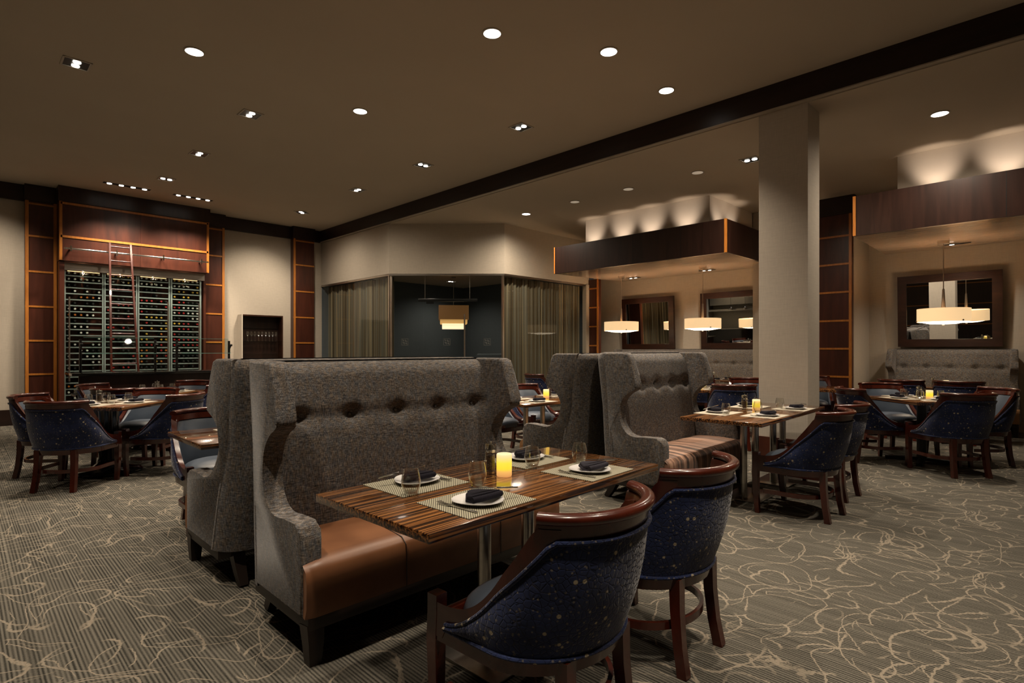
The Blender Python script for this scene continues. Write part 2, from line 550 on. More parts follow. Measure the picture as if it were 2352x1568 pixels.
# ------------------------------------------------------------------ shell
sbox('floor', M['carpet'], -4, 14, -3.6, 14.5, -0.1, 0.0)
sbox('ceiling', M['ceiling'], -4, XB + 0.05, -3.6, YW + 0.4, ZC, ZC + 0.1)
sbox('ceiling_low', M['ceiling'], XB + 0.05, 14, -3.6, YW + 0.4, ZL, ZL + 0.1)
sbox('trim_beam', M['espresso_h'], XB - 0.02, XB + 0.03, -3.6, YW, ZB + 0.012, ZC)
sbox('trim_beam_edge', M['trimmetal'], XB - 0.015, XB + 0.055, -3.6, YW, ZB, ZB + 0.012)
sbox('wall_wine', M['linen'], -4, 11.2, YW, YW + 0.2, 0, ZC)
sbox('baseboard_wine', M['espresso_h'], -4, 0.85, YW - 0.03, YW, 0, 0.275)
sbox('baseboard_wine_middle', M['espresso_h'], 4.12, 5.6, YW - 0.03, YW, 0, 0.275)
sbox('trim_crown', M['espresso_h'], -4, XB, YW - 0.06, YW, 3.95, ZC)
sbox('wall_left', M['espresso'], -4.2, -4, -3.6, 8.6, 0, ZC)
sbox('wall_left_kitchen', M['tile'], -4.2, -4, 8.6, YW, 0, ZC)
for k, z in enumerate((0.9, 1.7, 2.5, 3.3)):
    sbox('trim_%d' % (k + 1), M['orange'], -4.0, -3.985, -3.6, 8.6, z, z + 0.035)
sbox('wall_back', M['linen'], -4, 14, -3.8, -3.6, 0, ZC)
sbox('wall_alcove', M['linen'], XW, XW + 0.2, -3.6, 9.0, 0, ZL)
sbox('wall_pier', M['linen'], 10.84, XW, 2.66, 4.32, 0, ZL)
sbox('wall_alcove_end', M['linen'], 10.84, XW, -1.6, -1.2, 0, ZL)

# pillar
sbox('wall_pillar', M['linen_pillar'], 6.39, 6.77, 1.97, 2.48, 0.36, ZL)
sbox('baseboard_pillar', M['mahogany'], 6.375, 6.785, 1.955, 2.495, 0, 0.36)

# ------------------------------------------------------------------ wood clad columns
def cladding(name, label, x0, x1, y0, y1, ztop, zs, face, edges=(True, True), crown=None):
    """panelled column; face 'y' looks to -Y, face 'x' looks to -X"""
    r = empty(name, ((x0 + x1) / 2, (y0 + y1) / 2, 0))
    cx, cy = (x0 + x1) / 2, (y0 + y1) / 2
    MB().box(x0 - cx, x1 - cx, y0 - cy, y1 - cy, 0, ztop).build('panel', M['mahogany'], r)
    for z in zs:
        if face == 'y':
            MB().box(x0 - cx, x1 - cx, y0 - cy - 0.012, y0 - cy, z - 0.016, z + 0.016).build('rail', M['orange'], r)
        else:
            MB().box(x0 - cx - 0.012, x0 - cx, y0 - cy, y1 - cy, z - 0.016, z + 0.016).build('rail', M['orange'], r)
    for k, e in enumerate(edges):
        if not e: continue
        if face == 'y':
            xa = (x0 + 0.004, x0 + 0.05) if k == 0 else (x1 - 0.05, x1 - 0.004)
            MB().box(xa[0] - cx, xa[1] - cx, y0 - cy - 0.016, y0 - cy + 0.005, 0, ztop).build('stile', M['orange'], r)
        else:
            ya = (y0 + 0.004, y0 + 0.045) if k == 0 else (y1 - 0.045, y1 - 0.004)
            MB().box(x0 - cx - 0.016, x0 - cx + 0.005, ya[0] - cy, ya[1] - cy, 0, ztop).build('stile', M['orange'], r)
    if crown:
        MB().box(*[v - c for v, c in zip(crown[:4], (cx, cx, cy, cy))], *crown[4:]).build('crown', M['espresso_h'], r)
    return tag(r, label, 'column', 'panelled wood columns')
ZS = [0.30, 0.888, 1.483, 2.088, 2.705, 3.33, 3.90]
cladding('wood_column', 'panelled mahogany column with amber trim, left of the wine cabinet', 0.846, 1.285, 12.94, YW, 3.95, ZS, 'y', crown=(0.84, 1.285, 12.90, YW, 3.95, ZC))
cladding('wood_column', 'panelled mahogany column with amber trim, between wine cabinet and glassware niche', 3.70, 4.11, 12.94, YW, 3.95, ZS, 'y', (False, True), crown=(3.72, 4.12, 12.90, YW, 3.95, ZC))
cladding('wood_column', 'narrow dark panelled column in the corner beside the glass room', 5.62, 6.13, 12.94, YW, 3.95, ZS, 'y', (True, False), crown=(5.60, 6.14, 12.90, YW, 3.95, ZC))
cladding('wood_column', 'dark panelled column between the string curtain and the small mirror', 10.93, 11.03, 8.02, 8.34, 3.02, [0.5, 0.95, 1.42, 1.88, 2.34, 2.80], 'x', (True, False))
cladding('wood_column', 'red panelled column with amber edge directly behind the white pillar', 10.74, 10.84, 2.62, 3.16, 3.64, [0.38, 0.86, 1.34, 1.82, 2.31, 2.79, 3.27], 'x', (True, False), crown=(10.70, 10.84, 2.58, 3.18, 3.64, ZL))

# ------------------------------------------------------------------ wine display
r = empty('wine_wall_panel', (2.5, 12.85, 2.9))
def wp(name, m, x0, x1, y0, y1, z0, z1):
    return MB().box(x0 - 2.5, x1 - 2.5, y0 - 12.85, y1 - 12.85, z0 - 2.9, z1 - 2.9).build(name, m, r)
wp('panel', M['mahogany'], 1.286, 2.498, 12.62, YW, 2.91, 3.955)
wp('panel', M['mahogany'], 2.502, 3.70, 12.62, YW, 2.91, 3.955)
wp('cornice', M['espresso'], 1.268, 3.726, 12.60, YW, 3.955, ZC)
for x0, x1 in ((1.283, 1.325), (3.66, 3.703)):
    wp('stile', M['orange'], x0, x1, 12.605, 12.63, 2.91, 3.955)
for z in (3.925, 3.335):
    wp('rail', M['orange'], 1.30, 3.69, 12.605, 12.63, z - 0.02, z + 0.02)
tag(r, 'red mahogany header panel with amber frame above the wine racks', 'wall panel')

cab = empty('wine_cabinet', (2.5, 12.97, 0))
def cp(name, m, x0, x1, y0, y1, z0, z1, bev=0.0):
    return MB().box(x0 - 2.5, x1 - 2.5, y0 - 12.97, y1 - 12.97, z0, z1, bev=bev).build(name, m, cab)
cp('back_panel', M['mahogany'], 1.31, 3.69, 13.06, 13.085, 0.1, 2.9)
cp('side_panel', M['mahogany'], 1.29, 1.36, 12.66, 13.085, 0, 2.9)
cp('side_panel', M['mahogany'], 3.655, 3.70, 12.80, 13.085, 0, 2.9)
cp('header', M['nickel'], 1.33, 3.67, 12.78, 12.80, 2.76, 2.90)
cp('plinth', M['espresso'], 1.33, 3.67, 12.80, 13.06, 0, 0.12)
bays = [(1.395, 1.93), (1.985, 2.465), (2.52, 3.02), (3.085, 3.585)]
for x0, x1 in ((1.365, 1.395), (1.93, 1.952), (1.963, 1.985), (2.465, 2.486), (2.499, 2.52), (3.02, 3.045), (3.06, 3.085), (3.585, 3.615)):
    cp('upright', M['shelf'], x0, x1, 12.81, 12.84, 0.12, 2.76)
SHZ = [2.668 - 0.1085 * k for k in range(22)]
for x0, x1 in bays:
    for z in SHZ:
        cp('shelf', M['shelf'], x0, x1, 12.825, 12.85, z - 0.010, z + 0.010)
for x0, x1 in bays:
    for z in SHZ[::2]:
        pass
    cp('led_strip', M['led'], x0 + 0.03, x1 - 0.03, 12.86, 12.885, 2.752, 2.758)
for x in (1.44, 3.0, 3.56):
    o = MB().cyl((x - 2.5, 12.76 - 12.97, 0.75), (x - 2.5, 12.76 - 12.97, 2.28), 0.013).build('door_handle', M['nickel'], cab)
for (x0, x1) in ((1.37, 1.95), (1.965, 2.485), (2.50, 3.045), (3.06, 3.615)):
    cp('glass_door', M['pane'], x0, x1, 12.795, 12.801, 0.12, 2.76)
tag(cab, 'tall lit wine cabinet of steel shelves behind glass doors', 'wine cabinet')

def bottle_mesh(cap):
    b = MB()
    b.lathe([(0.0, 0.0), (0.036, 0.0), (0.038, 0.01), (0.038, 0.13), (0.03, 0.15)], 10)
    b.lathe([(0.03, 0.15), (0.016, 0.17), (0.0145, 0.20)], 10)
    b.lathe([(0.0165, 0.195), (0.0175, 0.238), (0.015, 0.243), (0.0, 0.243)], 10, mi=1)
    return b.build('wine_bottle', [M['bottle'], M['cap_' + cap]])
ORD = ['first', 'second', 'third', 'fourth', 'fifth', 'sixth', 'seventh', 'eighth', 'ninth', 'tenth', 'eleventh', 'twelfth', 'thirteenth', 'fourteenth', 'fifteenth', 'sixteenth', 'seventeenth', 'eighteenth', 'nineteenth', 'twentieth', 'lowest', 'bottom']
BAYN = ['leftmost', 'second', 'third', 'rightmost']
bp = {k: bottle_mesh(k) for k in ('white', 'red', 'gold', 'dark', 'amber', 'silver')}
nb = 0
for bi, (x0, x1) in enumerate(bays):
    n = 6
    for si, z in enumerate(SHZ):
        if si > 16 and bi > 0: continue
        if si < 2:
            pal, fill = (['white', 'silver'] if bi == 0 else ['gold', 'silver', 'white']), (0.95 if bi != 1 else 0.8)
        else:
            pal = [[rnd.choice(['white', 'silver']), rnd.choice(['dark', 'amber'])], ['dark', 'red', 'dark'], ['red', 'amber', 'gold', 'dark'], [rnd.choice(['red', 'dark']), rnd.choice(['silver', 'gold', 'red'])]][bi]
            fill = [0.58, 0.38, 0.72, 0.88][bi]
        if si == 3: fill *= 0.6
        c = rnd.choice(pal)
        for k in range(n):
            if rnd.random() < 0.25: c = rnd.choice(pal)
            if rnd.random() > fill or nb >= 296: continue
            x = x0 + (k + 0.5) * (x1 - x0) / n
            o = place(bp[c], (x, 13.055, z + 0.012 + 0.038), 0, '%s capped wine bottle, %s along the %s shelf down, %s wine bay' % (c, ORD[k], ORD[si], BAYN[bi]), 'bottle', 'wine bottles lying in the wine cabinet')
            o.rotation_euler = (R(90), 0, 0)
            nb += 1
for k in bp.values():
    if k.name not in USED:
        bpy.data.objects.remove(k)

# ladder rail and ladder
r = empty('ladder_rail', (2.49, 12.47, 3.11))
MB().cyl((-1.155, 0, 0), (1.16, 0, 0), 0.017).build('rod', M['chrome'], r)
for x in (-1.06, -0.39, 0.36, 1.03):
    MB().box(x - 0.012, x + 0.012, 0.0, 0.15, -0.012, 0.012).box(x - 0.012, x + 0.012, -0.02, 0.02, -0.05, 0.05).build('bracket', M['chrome'], r)
tag(r, 'shiny steel ladder rail across the red header panel', 'rail')
r = empty('rolling_ladder', (2.12, 11.6, 0))
def lad(s, z):
    t = z / 3.27
    half = 0.215 + (0.16 - 0.215) * t
    cx = 2.10 + (2.134 - 2.10) * t
    return (cx + s * half - 2.12, 0.78 * t, z)
for s in (-1, 1):
    MB().sweep([lad(s, 0), lad(s, 1.6), lad(s, 3.27)], [(-0.015, -0.03), (0.015, -0.03), (0.015, 0.03), (-0.015, 0.03)], up=(0, 1, 0)).build('side_rail', M['chairwood'], r)
for k in range(12):
    z = 0.28 + k * 0.266
    MB().cyl(lad(-1, z), lad(1, z), 0.013, n=10).build('rung', M['chairwood'], r)
for s in (-1, 1):
    p = lad(s, 3.13)
    MB().cyl((p[0] - 0.012, p[1] + 0.07, 3.155), (p[0] + 0.012, p[1] + 0.07, 3.155), 0.05, n=20).build('wheel', M['chrome'], r)
tag(r, 'tall mahogany rolling ladder leaning on the wine cabinet rail', 'ladder')

# niche with stemware
nx = (4.43 + 5.34) / 2
r = empty('glassware_niche', (nx, 12.97, 0.3))
def npart(name, m, x0, x1, y0, y1, z0, z1):
    return MB().box(x0 - nx, x1 - nx, y0 - 12.97, y1 - 12.97, z0 - 0.3, z1 - 0.3).build(name, m, r)
npart('side_panel', M['linen'], 4.43, 4.455, 12.85, 13.088, 0.3, 2.10)
npart('side_panel', M['frame'], 5.31, 5.34, 12.85, 13.088, 0.3, 2.10)
npart('top_panel', M['frame'], 4.455, 5.31, 12.85, 13.088, 2.07, 2.10)
npart('back_panel', M['espresso'], 4.455, 5.31, 13.07, 13.088, 0.3, 2.07)
npart('base', M['espresso'], 4.455, 5.31, 12.85, 13.07, 0.0 + 0.3, 0.36)
for z in (1.80, 1.51, 1.22):
    npart('glass_shelf', M['pane_green'], 4.456, 5.309, 12.86, 13.07, z - 0.005, z + 0.005)
tag(r, 'dark open niche cabinet with glass shelves on the pale wall', 'cabinet')
def stem():
    return MB().lathe([(0.0, 0.0), (0.034, 0.0), (0.03, 0.006), (0.006, 0.012), (0.005, 0.10), (0.02, 0.115), (0.035, 0.15), (0.034, 0.19), (0.029, 0.215)], 14).build('wine_glass', M['glass_base'])
wg = stem()
for k in range(9):
    place(wg, (4.60 + k * 0.078, 12.96, 1.516), 0, 'stemmed wine glass in the niche row, %s from its left end' % ORD[k], 'glass', 'stemmed glasses in the niche')

# buffet counter
r = empty('buffet_counter', (2.9, 10.95, 0))
MB().box(-1.40, 1.7, -0.33, 0.30, 0, 0.925).box(-1.59, -1.40, -0.33, -0.30, 0, 0.925).build('body', M['espresso'], r)
MB().box(-1.68, 1.75, -0.40, 0.36, 0.925, 0.965, bev=0.006).build('countertop', M['blackstone'], r)
MB().box(-1.62, -1.40, -0.28, 0.25, 0.60, 0.63).build('side_shelf', M['frame'], r)
tag(r, 'dark buffet counter with black stone top below the wine cabinet', 'counter')
def guard(x0, x1, label):
    g = empty('sneeze_guard', ((x0 + x1) / 2, 10.85, 0.965))
    h = (x1 - x0) / 2
    for s in (-1, 1):
        p = MB().box(s * h - 0.016, s * h + 0.016, -0.02, 0.02, 0.0, 0.52, bev=0.004).build('post', M['black'], g)
        MB().cyl((s * h, -0.01, 0.36), (s * h, -0.11, 0.44), 0.012, n=10).cyl((s * h - 0.02, -0.1, 0.44), (s * h + 0.02, -0.1, 0.44), 0.02, n=10).build('clamp', M['black'], p)
    MB().prism([(-0.20, 0.30), (-0.19, 0.30), (-0.05, 0.55), (-0.06, 0.55)], lambda a, b: (-h + 0.03, a, b), lambda a, b: (h - 0.03, a, b)).build('glass_pane', M['pane_green'], g)
    MB().box(-h + 0.03, h - 0.03, -0.203, -0.19, 0.294, 0.302).build('pane_edge', M['glass_edge'], g)
    MB().box(-h + 0.03, h - 0.03, -0.058, -0.048, 0.548, 0.553).build('pane_edge', M['glass_edge'], g)
    return tag(g, label, 'sneeze guard', 'glass sneeze guards on the buffet')
guard(1.36, 2.36, 'glass sneeze guard on black posts in front of the ladder')
guard(2.68, 3.52, 'glass sneeze guard on black posts before the right wine bays')
p = MB()
for k in range(3):
    p.lathe([(0.0, 0.0), (0.05, 0.0), (0.09, 0.03), (0.10, 0.035), (0.095, 0.04)], 14, (0, 0, 0.02 * k))
tag(p.build('bowl_stack', M['ceramic'], loc=(1.37, 10.80, 0.631)), 'white bowl stack on the side shelf of the buffet', 'bowls')

# ------------------------------------------------------------------ glass room
Pts = [(XB + 0.04, YW), (XB + 0.04, 10.03), (8.07, 8.32), (10.95, 8.32)]
def wall_seg(name, m, a, b, z0, z1, th=0.10, inset=0.0):
    a, b = Vector((*a, 0)), Vector((*b, 0))
    d = (b - a).normalized()
    nrm = Vector((-d.y, d.x, 0))          # to the inside of the room
    mb = MB()
    q = [a + d * inset, b - d * inset, b - d * inset + nrm * th, a + d * inset + nrm * th]
    mb.prism([(v.x, v.y) for v in q], lambda x, y: (x, y, z0), lambda x, y: (x, y, z1))
    return mb.build(name, m)
for k in range(3):
    struct(wall_seg('wall_header_%d' % (k + 1), M['linen'], Pts[k], Pts[k + 1], 2.90, ZL, 0.15))
    struct(wall_seg('trim_glass_%d' % (k + 1), M['nickel'], Pts[k], Pts[k + 1], 2.865, 2.905, 0.06))
struct(wall_seg('wall_glassroom_frame', M['linen'], (10.82, 8.30), (10.95, 8.30), 0, 2.9, 0.12))
sbox('ceiling_glassroom', M['ceiling'], 6.4, 11.1, 8.42, YW, 3.19, 3.25)
bpy.data.objects['ceiling_glassroom'].data.clear_geometry()
_m = MB().prism([(6.52, 10.1), (8.13, 8.47), (11.1, 8.47), (11.1, YW), (6.52, YW)], lambda x, y: (x, y, 3.19), lambda x, y: (x, y, 3.25)).build('tmp', M['ceiling'])
bpy.data.objects['ceiling_glassroom'].data = _m.data
bpy.data.objects.remove(_m)
sbox('wall_slate_back', M['slate'], 6.4, 11.0, YW - 0.02, YW - 0.001, 0, 3.19)
sbox('wall_slate_side', M['slate'], 10.95, 11.05, 8.42, YW, 0, 3.94)
def inner(k, t, off, z):
    a, b = Vector((*Pts[k], 0)), Vector((*Pts[k + 1], 0))
    d = (b - a).normalized()
    n = Vector((-d.y, d.x, 0))
    p = a.lerp(b, t) + n * off
    return Vector((p.x, p.y, z))
def pane(name, k, t0, t1, off=0.03, z0=0.02, z1=2.865):
    p0, p1 = inner(k, t0, off, 0), inner(k, t1, off, 0)
    mb = MB()
    mb.quad((p0.x, p0.y, z0), (p1.x, p1.y, z0), (p1.x, p1.y, z1), (p0.x, p0.y, z1))
    return struct(mb.build(name, M['pane'], ang=0))
pane('window_1', 0, 0.02, 0.48)
pane('window_2', 0, 0.485, 0.985)
w3 = pane('window_3', 1, 0.03, 0.295)
dr = pane('door_1', 1, 0.30, 0.71)
w5 = pane('window_5', 1, 0.715, 0.97)
pane('window_6', 2, 0.02, 0.32)
pane('window_7', 2, 0.325, 0.955)
for k, t in ((1, 0.012), (1, 0.985), (0, 0.988)):
    p = inner(k, t, 0.03, 0)
    struct(MB().box(p.x - 0.02, p.x + 0.02, p.y - 0.02, p.y + 0.02, 0, 2.87).build('trim_post', M['nickel']))
a45 = math.atan2(Pts[2][1] - Pts[1][1], Pts[2][0] - Pts[1][0])
def emblem(t, par):
    p = inner(1, t, 0.022, 1.485)
    b = MB()
    s_ = 0.072
    def q(x0, x1, z0, z1):
        b.box(x0 * s_, x1 * s_, -0.001, 0.001, z0 * s_, z1 * s_)
    q(-1, 1, 0.88, 1); q(-1, 1, -1, -0.88); q(-1, -0.88, -1, 1); q(0.88, 1, -1, 1)
    for sx in (-1, 1):
        for sz in (-1, 1):
            tri = [(0.05 * sx, 0.05 * sz), (0.05 * sx, 0.8 * sz), (0.8 * sx, 0.05 * sz)] if sx * sz > 0 else [(0.8 * sx, 0.8 * sz), (0.05 * sx, 0.45 * sz), (0.45 * sx, 0.05 * sz)]
            b.prism([(x * s_, z * s_) for x, z in tri], lambda x, z: (x, -0.001, z), lambda x, z: (x, 0.001, z))
    o = b.build('emblem', M['frost'], par, ang=0)
    o.location = p
    o.rotation_euler.z = a45
emblem(0.135, w3); emblem(0.50, dr); emblem(0.85, w5)
p0 = inner(1, 0.655, -0.02, 0.75)
o = MB().cyl(p0, (p0.x, p0.y, 2.06), 0.016).cyl((p0.x, p0.y, 0.95), (p0.x + 0.045, p0.y + 0.045, 0.95), 0.008, n=8).build('door_handle', M['nickel'], dr)
# curtains
def curtain(k, t0, t1, off, label):
    p0, p1 = inner(k, t0, off, 0), inner(k, t1, off, 0)
    L = (p1 - p0).length
    d = (p1 - p0).normalized()
    nn = Vector((-d.y, d.x, 0))
    n = int(L / 0.02)
    ph = [rnd.uniform(-0.5, 0.5) for _ in range(n + 1)]
    def fn(u, v):
        i = int(round(u * n))
        w = 0.022 * math.sin(i * 1.15 + ph[i]) + 0.02 * math.sin(i * 0.31)
        q = p0 + d * (u * L) + nn * w
        return (q.x, q.y, 0.04 + v * 2.82)
    mb = MB()
    mb.grid(fn, n + 1, 2)
    return tag(mb.build('string_curtain', M['curtain'], ang=0), label, 'curtain', 'string curtains of the glass room', 'stuff')
curtain(0, 0.03, 0.98, 0.14, 'tan string curtain behind the glass beside the corner column')
curtain(2, 0.015, 0.93, 0.14, 'tan string curtain behind the glass beside the low canopy')
# header rail over glass door
pc = inner(1, 0.505, 0.10, 2.36)
r = empty('glass_door_rail', pc, a45)
MB().box(-0.62, 0.62, -0.03, 0.03, -0.03, 0.03, bev=0.004).build('bar', M['black'], r)
for x in (-0.48, 0.46):
    MB().cyl((x, 0, 0), (x, 0, 0.82), 0.006, n=8).build('rod', M['nickel'], r)
MB().box(-0.45, -0.30, -0.03, 0.03, -0.075, -0.03).build('closer_box', M['black'], r)
tag(r, 'black bar on two thin rods above the glass door', 'rail')
# tiered lamp
r = empty('tiered_pendant_lamp', (9.04, 11.2, 3.19), R(-38))
for nm, m, h, z0, z1 in (('upper_shade', 'tier_brown', 0.375, -1.11, -0.755), ('middle_shade', 'tier_gold', 0.34, -1.21, -1.11), ('lower_shade', 'tier_cream', 0.29, -1.335, -1.21)):
    MB().box(-h, h, -h, h, z0, z1).build(nm, M[m], r)
MB().cyl((0, 0, -0.76), (0, 0, 0), 0.009, n=10).build('rod', M['nickel'], r)
MB().cyl((0, 0, -0.02), (0, 0, 0), 0.06, n=20).build('ceiling_plate', M['nickel'], r)
tag(r, 'square three tiered brown and cream pendant lamp inside the glass room', 'lamp')
# dark sofa seen through the glass
r = empty('slate_sofa', (9.75, 9.75, 0), R(-45))
MB().box(-0.9, 0.9, -0.1, 0.14, 0.0, 1.22, bev=0.04).build('backrest', M['slate'], r)
MB().box(-0.9, 0.9, 0.14, 0.7, 0.1, 0.45, bev=0.04).build('seat', M['slate'], r)
tag(r, 'dark upholstered sofa back inside the glass room', 'sofa')

# ------------------------------------------------------------------ canopies over the alcoves
def canopy(name, y0, y1, ye0, ye1, sy0, sy1, joints, sign):
    """fascia X=8.45 from y0 to y1; panel rises to the wall where it spans ye0..ye1; soffit sy0..sy1"""
    st = []
    r = struct(MB().box(8.45, 8.50, y0, y1, 2.835, 3.36).build('trim_fascia_' + name, M['espresso']))
    if ye1 < 6:   # right one, left end stile
        MB().box(8.443, 8.452, y1 - 0.03, y1 + 0.004, 2.835, 3.36).build('stile', M['orange'], r)
    else:
        MB().box(8.443, 8.505, y1 - 0.025, y1 + 0.004, 2.835, 3.36).build('stile', M['orange'], r)
        MB().box(8.442, 8.475, y0 - 0.004, y0 + 0.03, 2.835, 3.36).build('stile', M['orange'], r)
    for j in joints:
        MB().box(8.4485, 8.452, j - 0.004, j + 0.004, 2.835, 3.36).build('joint', M['black'], r)
    # sloping reflective panel
    mb = MB()
    mb.prism([(0, 0), (1, 0), (1, 1), (0, 1)],
             lambda a, b: (8.46 + a * (XW - 8.46), (y0 + a * (ye0 - y0)) * (1 - b) + (y1 + a * (ye1 - y1)) * b, 2.838 + a * 0.225),
             lambda a, b: (8.46 + a * (XW - 8.46), (y0 + a * (ye0 - y0)) * (1 - b) + (y1 + a * (ye1 - y1)) * b, 2.838 + a * 0.225 + 0.06))
    struct(mb.build('ceiling_canopy_' + name, M['canopypanel'], ang=0))
    struct(MB().box(9.05, 10.84 if name == 'middle' else XW, sy0, sy1, 3.2, ZL).build('wall_soffit_' + name, M['plaster']))
canopy('middle', 3.775, 7.285, 4.40, 8.16, 4.33, 6.96, (4.55, 5.46), 1)
canopy('far', -1.4, 2.048, -1.5, 2.40, -1.4, 1.665, (0.52,), 1)
# side fascia of the middle canopy, towards the pillar
o = struct(MB().box(8.47, 10.84, 3.775, 3.80, 2.84, 3.36).build('trim_fascia_side', M['espresso']))
MB().box(9.42, 9.43, 3.7745, 3.7755, 2.84, 3.36).build('joint', M['black'], o)

# ------------------------------------------------------------------ mirrors
def mirror(y0, y1, z0, z1, label):
    yc = (y0 + y1) / 2
    r = empty('framed_mirror', (XW - 0.12, yc, z0))
    r.rotation_euler = (0, R(-2.5), 0)
    h, w, z = z1 - z0, 0.13, (y1 - y0) / 2
    for (a0, a1, b0, b1) in ((-z, z, 0, w), (-z, z, h - w, h), (-z, -z + w, w, h - w), (z - w, z, w, h - w)):
        pass
    out = [(-z, 0), (z, 0), (z, h), (-z, h)]
    inn = [(-z + w, w), (z - w, w), (z - w, h - w), (-z + w, h - w)]
    mb = MB()
    for i in range(4):
        j = (i + 1) % 4
        o_, p_, q_, s_ = out[i], out[j], inn[j], inn[i]
        mb.prism([o_, p_, q_, s_], lambda a, b: (0.05, a, b), lambda a, b: (-0.02, a, b))
    mb.build('frame', M['frame'], r, ang=30)
    MB().box(0.0, 0.02, -z + w - 0.01, z - w + 0.01, w - 0.01, h - w + 0.01).build('mirror_glass', M['mirror'], r, ang=0)
    return tag(r, label, 'mirror', 'dark framed wall mirrors')
mirror(6.57, 8.01, 1.33, 2.585, 'smaller dark framed mirror beside the panelled column, lamp in front')
mirror(4.25, 5.90, 1.34, 2.585, 'dark framed mirror partly hidden behind the white pillar')
mirror(0.775, 2.185, 1.375, 2.615, 'wide dark framed mirror above the right wall bench')

# ------------------------------------------------------------------ lamps
def spot(name, loc, power, angle=95, blend=0.7, target=None, color=(1.0, 0.84, 0.66), rad=0.05, parent=None):
    l = bpy.data.lights.new(name, 'SPOT')
    l.energy = power
    l.spot_size = R(angle)
    l.spot_blend = blend
    l.color = color
    l.shadow_soft_size = rad
    o = bpy.data.objects.new(name, l)
    COL.objects.link(o)
    o.location = loc
    if target is not None:
        d = Vector(target) - Vector(loc)
        o.rotation_euler = d.to_track_quat('-Z', 'Y').to_euler()
    return o
def point(name, loc, power, color=(1.0, 0.76, 0.5), rad=0.06):
    l = bpy.data.lights.new(name, 'POINT')
    l.energy = power
    l.color = color
    l.shadow_soft_size = rad
    o = bpy.data.objects.new(name, l)
    COL.objects.link(o)
    o.location = loc
    return o

def twin_lamp(lit=2, axis='x', w=0.24, l=0.24):
    r = empty('twin_downlight')
    mb = MB()
    for (a0, a1, b0, b1) in ((-l / 2, l / 2, -w / 2, -w / 2 + 0.018), (-l / 2, l / 2, w / 2 - 0.018, w / 2), (-l / 2, -l / 2 + 0.018, -w / 2, w / 2), (l / 2 - 0.018, l / 2, -w / 2, w / 2)):
        mb.box(a0, a1, b0, b1, -0.008, 0)
    mb.build('frame', M['trimmetal'], r)
    MB().box(-l / 2 + 0.01, l / 2 - 0.01, -w / 2 + 0.01, w / 2 - 0.01, -0.003, 0).build('housing', M['black'], r)
    for s in (-1, 1):
        MB().cyl((s * l * 0.21, 0, -0.010), (s * l * 0.21, 0, -0.003), 0.034, n=20).build('bulb', M['white_lamp'], r)
    return r
tw = twin_lamp()
TW = [(0.86, 7.13, 90, 'twin square downlight nearest the far left of the high ceiling'), (2.57, 7.15, 90, 'twin square downlight in the high ceiling above the left tables'), (2.55, 9.13, 90, 'twin square downlight before the buffet counter, middle of its row'), (2.53, 10.88, 0, 'twin square downlight closest to the four bulb strips'),
      (5.17, 11.5, 45, 'small twin downlight nearest the room corner'), (5.17, 9.17, 90, 'twin square downlight along the dark beam, second from the corner'), (5.20, 7.20, 0, 'twin square downlight along the dark beam, third from the corner'), (5.22, 5.07, 90, 'largest twin square downlight beside the dark beam')]
for x, y, a, lb in TW:
    place(tw, (x, y, ZC), R(a), lb, 'ceiling light', 'twin square downlights')
    spot('twin_light', (x, y, ZC - 0.03), 260 if y < 9 else 140, 100 if y < 9 else 160, 1.0, (x, y, 0))
place(tw, (7.76, 3.12, ZL), R(90), 'twin downlight beside the white pillar in the low ceiling', 'ceiling light', 'twin square downlights')
spot('twin_light', (7.76, 3.12, ZL - 0.03), 260, 165, 1.0, (7.76, 3.12, 0))

def round_lamp(m):
    r = empty('round_downlight')
    MB().lathe([(0.080, 0.0), (0.094, -0.002), (0.094, -0.006), (0.079, -0.008)], 32).build('trim_ring', M['trimmetal'], r)
    MB().cyl((0, 0, -0.006), (0, 0, 0), 0.080, n=32).build('lens', m, r)
    return r
rl = round_lamp(M['round_lamp'])
RL = [(1.64, 6.03, ZC, 'round downlight at far left of the high ceiling'), (3.48, 6.11, ZC, 'round downlight in the middle of the high ceiling'), (3.48, 3.75, ZC, 'round downlight nearest the top edge of the photo'), (4.50, 3.18, ZC, 'largest round downlight on the high ceiling'), (5.63, 3.20, ZC, 'round downlight closest to the dark beam'),
      (7.73, 1.03, ZL, 'large lit round downlight right of the white pillar'), (7.79, 7.43, ZL, 'lit round downlight above the string curtain')]
for x, y, z, lb in RL:
    place(rl, (x, y, z), 0, lb, 'ceiling light', 'lit round downlights')
    spot('round_light', (x, y, z - 0.03), 270 if z == ZC else 230, 100 if z == ZC else 165, 1.0, (x, y, 0), rad=0.07)
rd = round_lamp(M['white_lamp_dim'])
for x, y, lb in ((7.76, 3.90, 'unlit round downlight nearest the white pillar'), (7.76, 5.10, 'unlit round downlight, middle of its row'), (7.76, 6.21, 'unlit round downlight nearest the glass room')):
    place(rd, (x, y, ZL), 0, lb, 'ceiling light', 'unlit round downlights')
# unseen round lamps added outside the frame, inferred from the lit foreground
for x, y in ((1.75, 2.15), (0.0, 2.2), (0.3, 4.2), (3.5, 1.4), (5.2, 0.4), (-1.2, 5.2), (-1.6, 8.5), (2.4, -0.2), (0.8, 0.2)):
    spot('round_light', (x, y, ZC - 0.03), 240, 78, 0.9, (x, y, 0), rad=0.07)

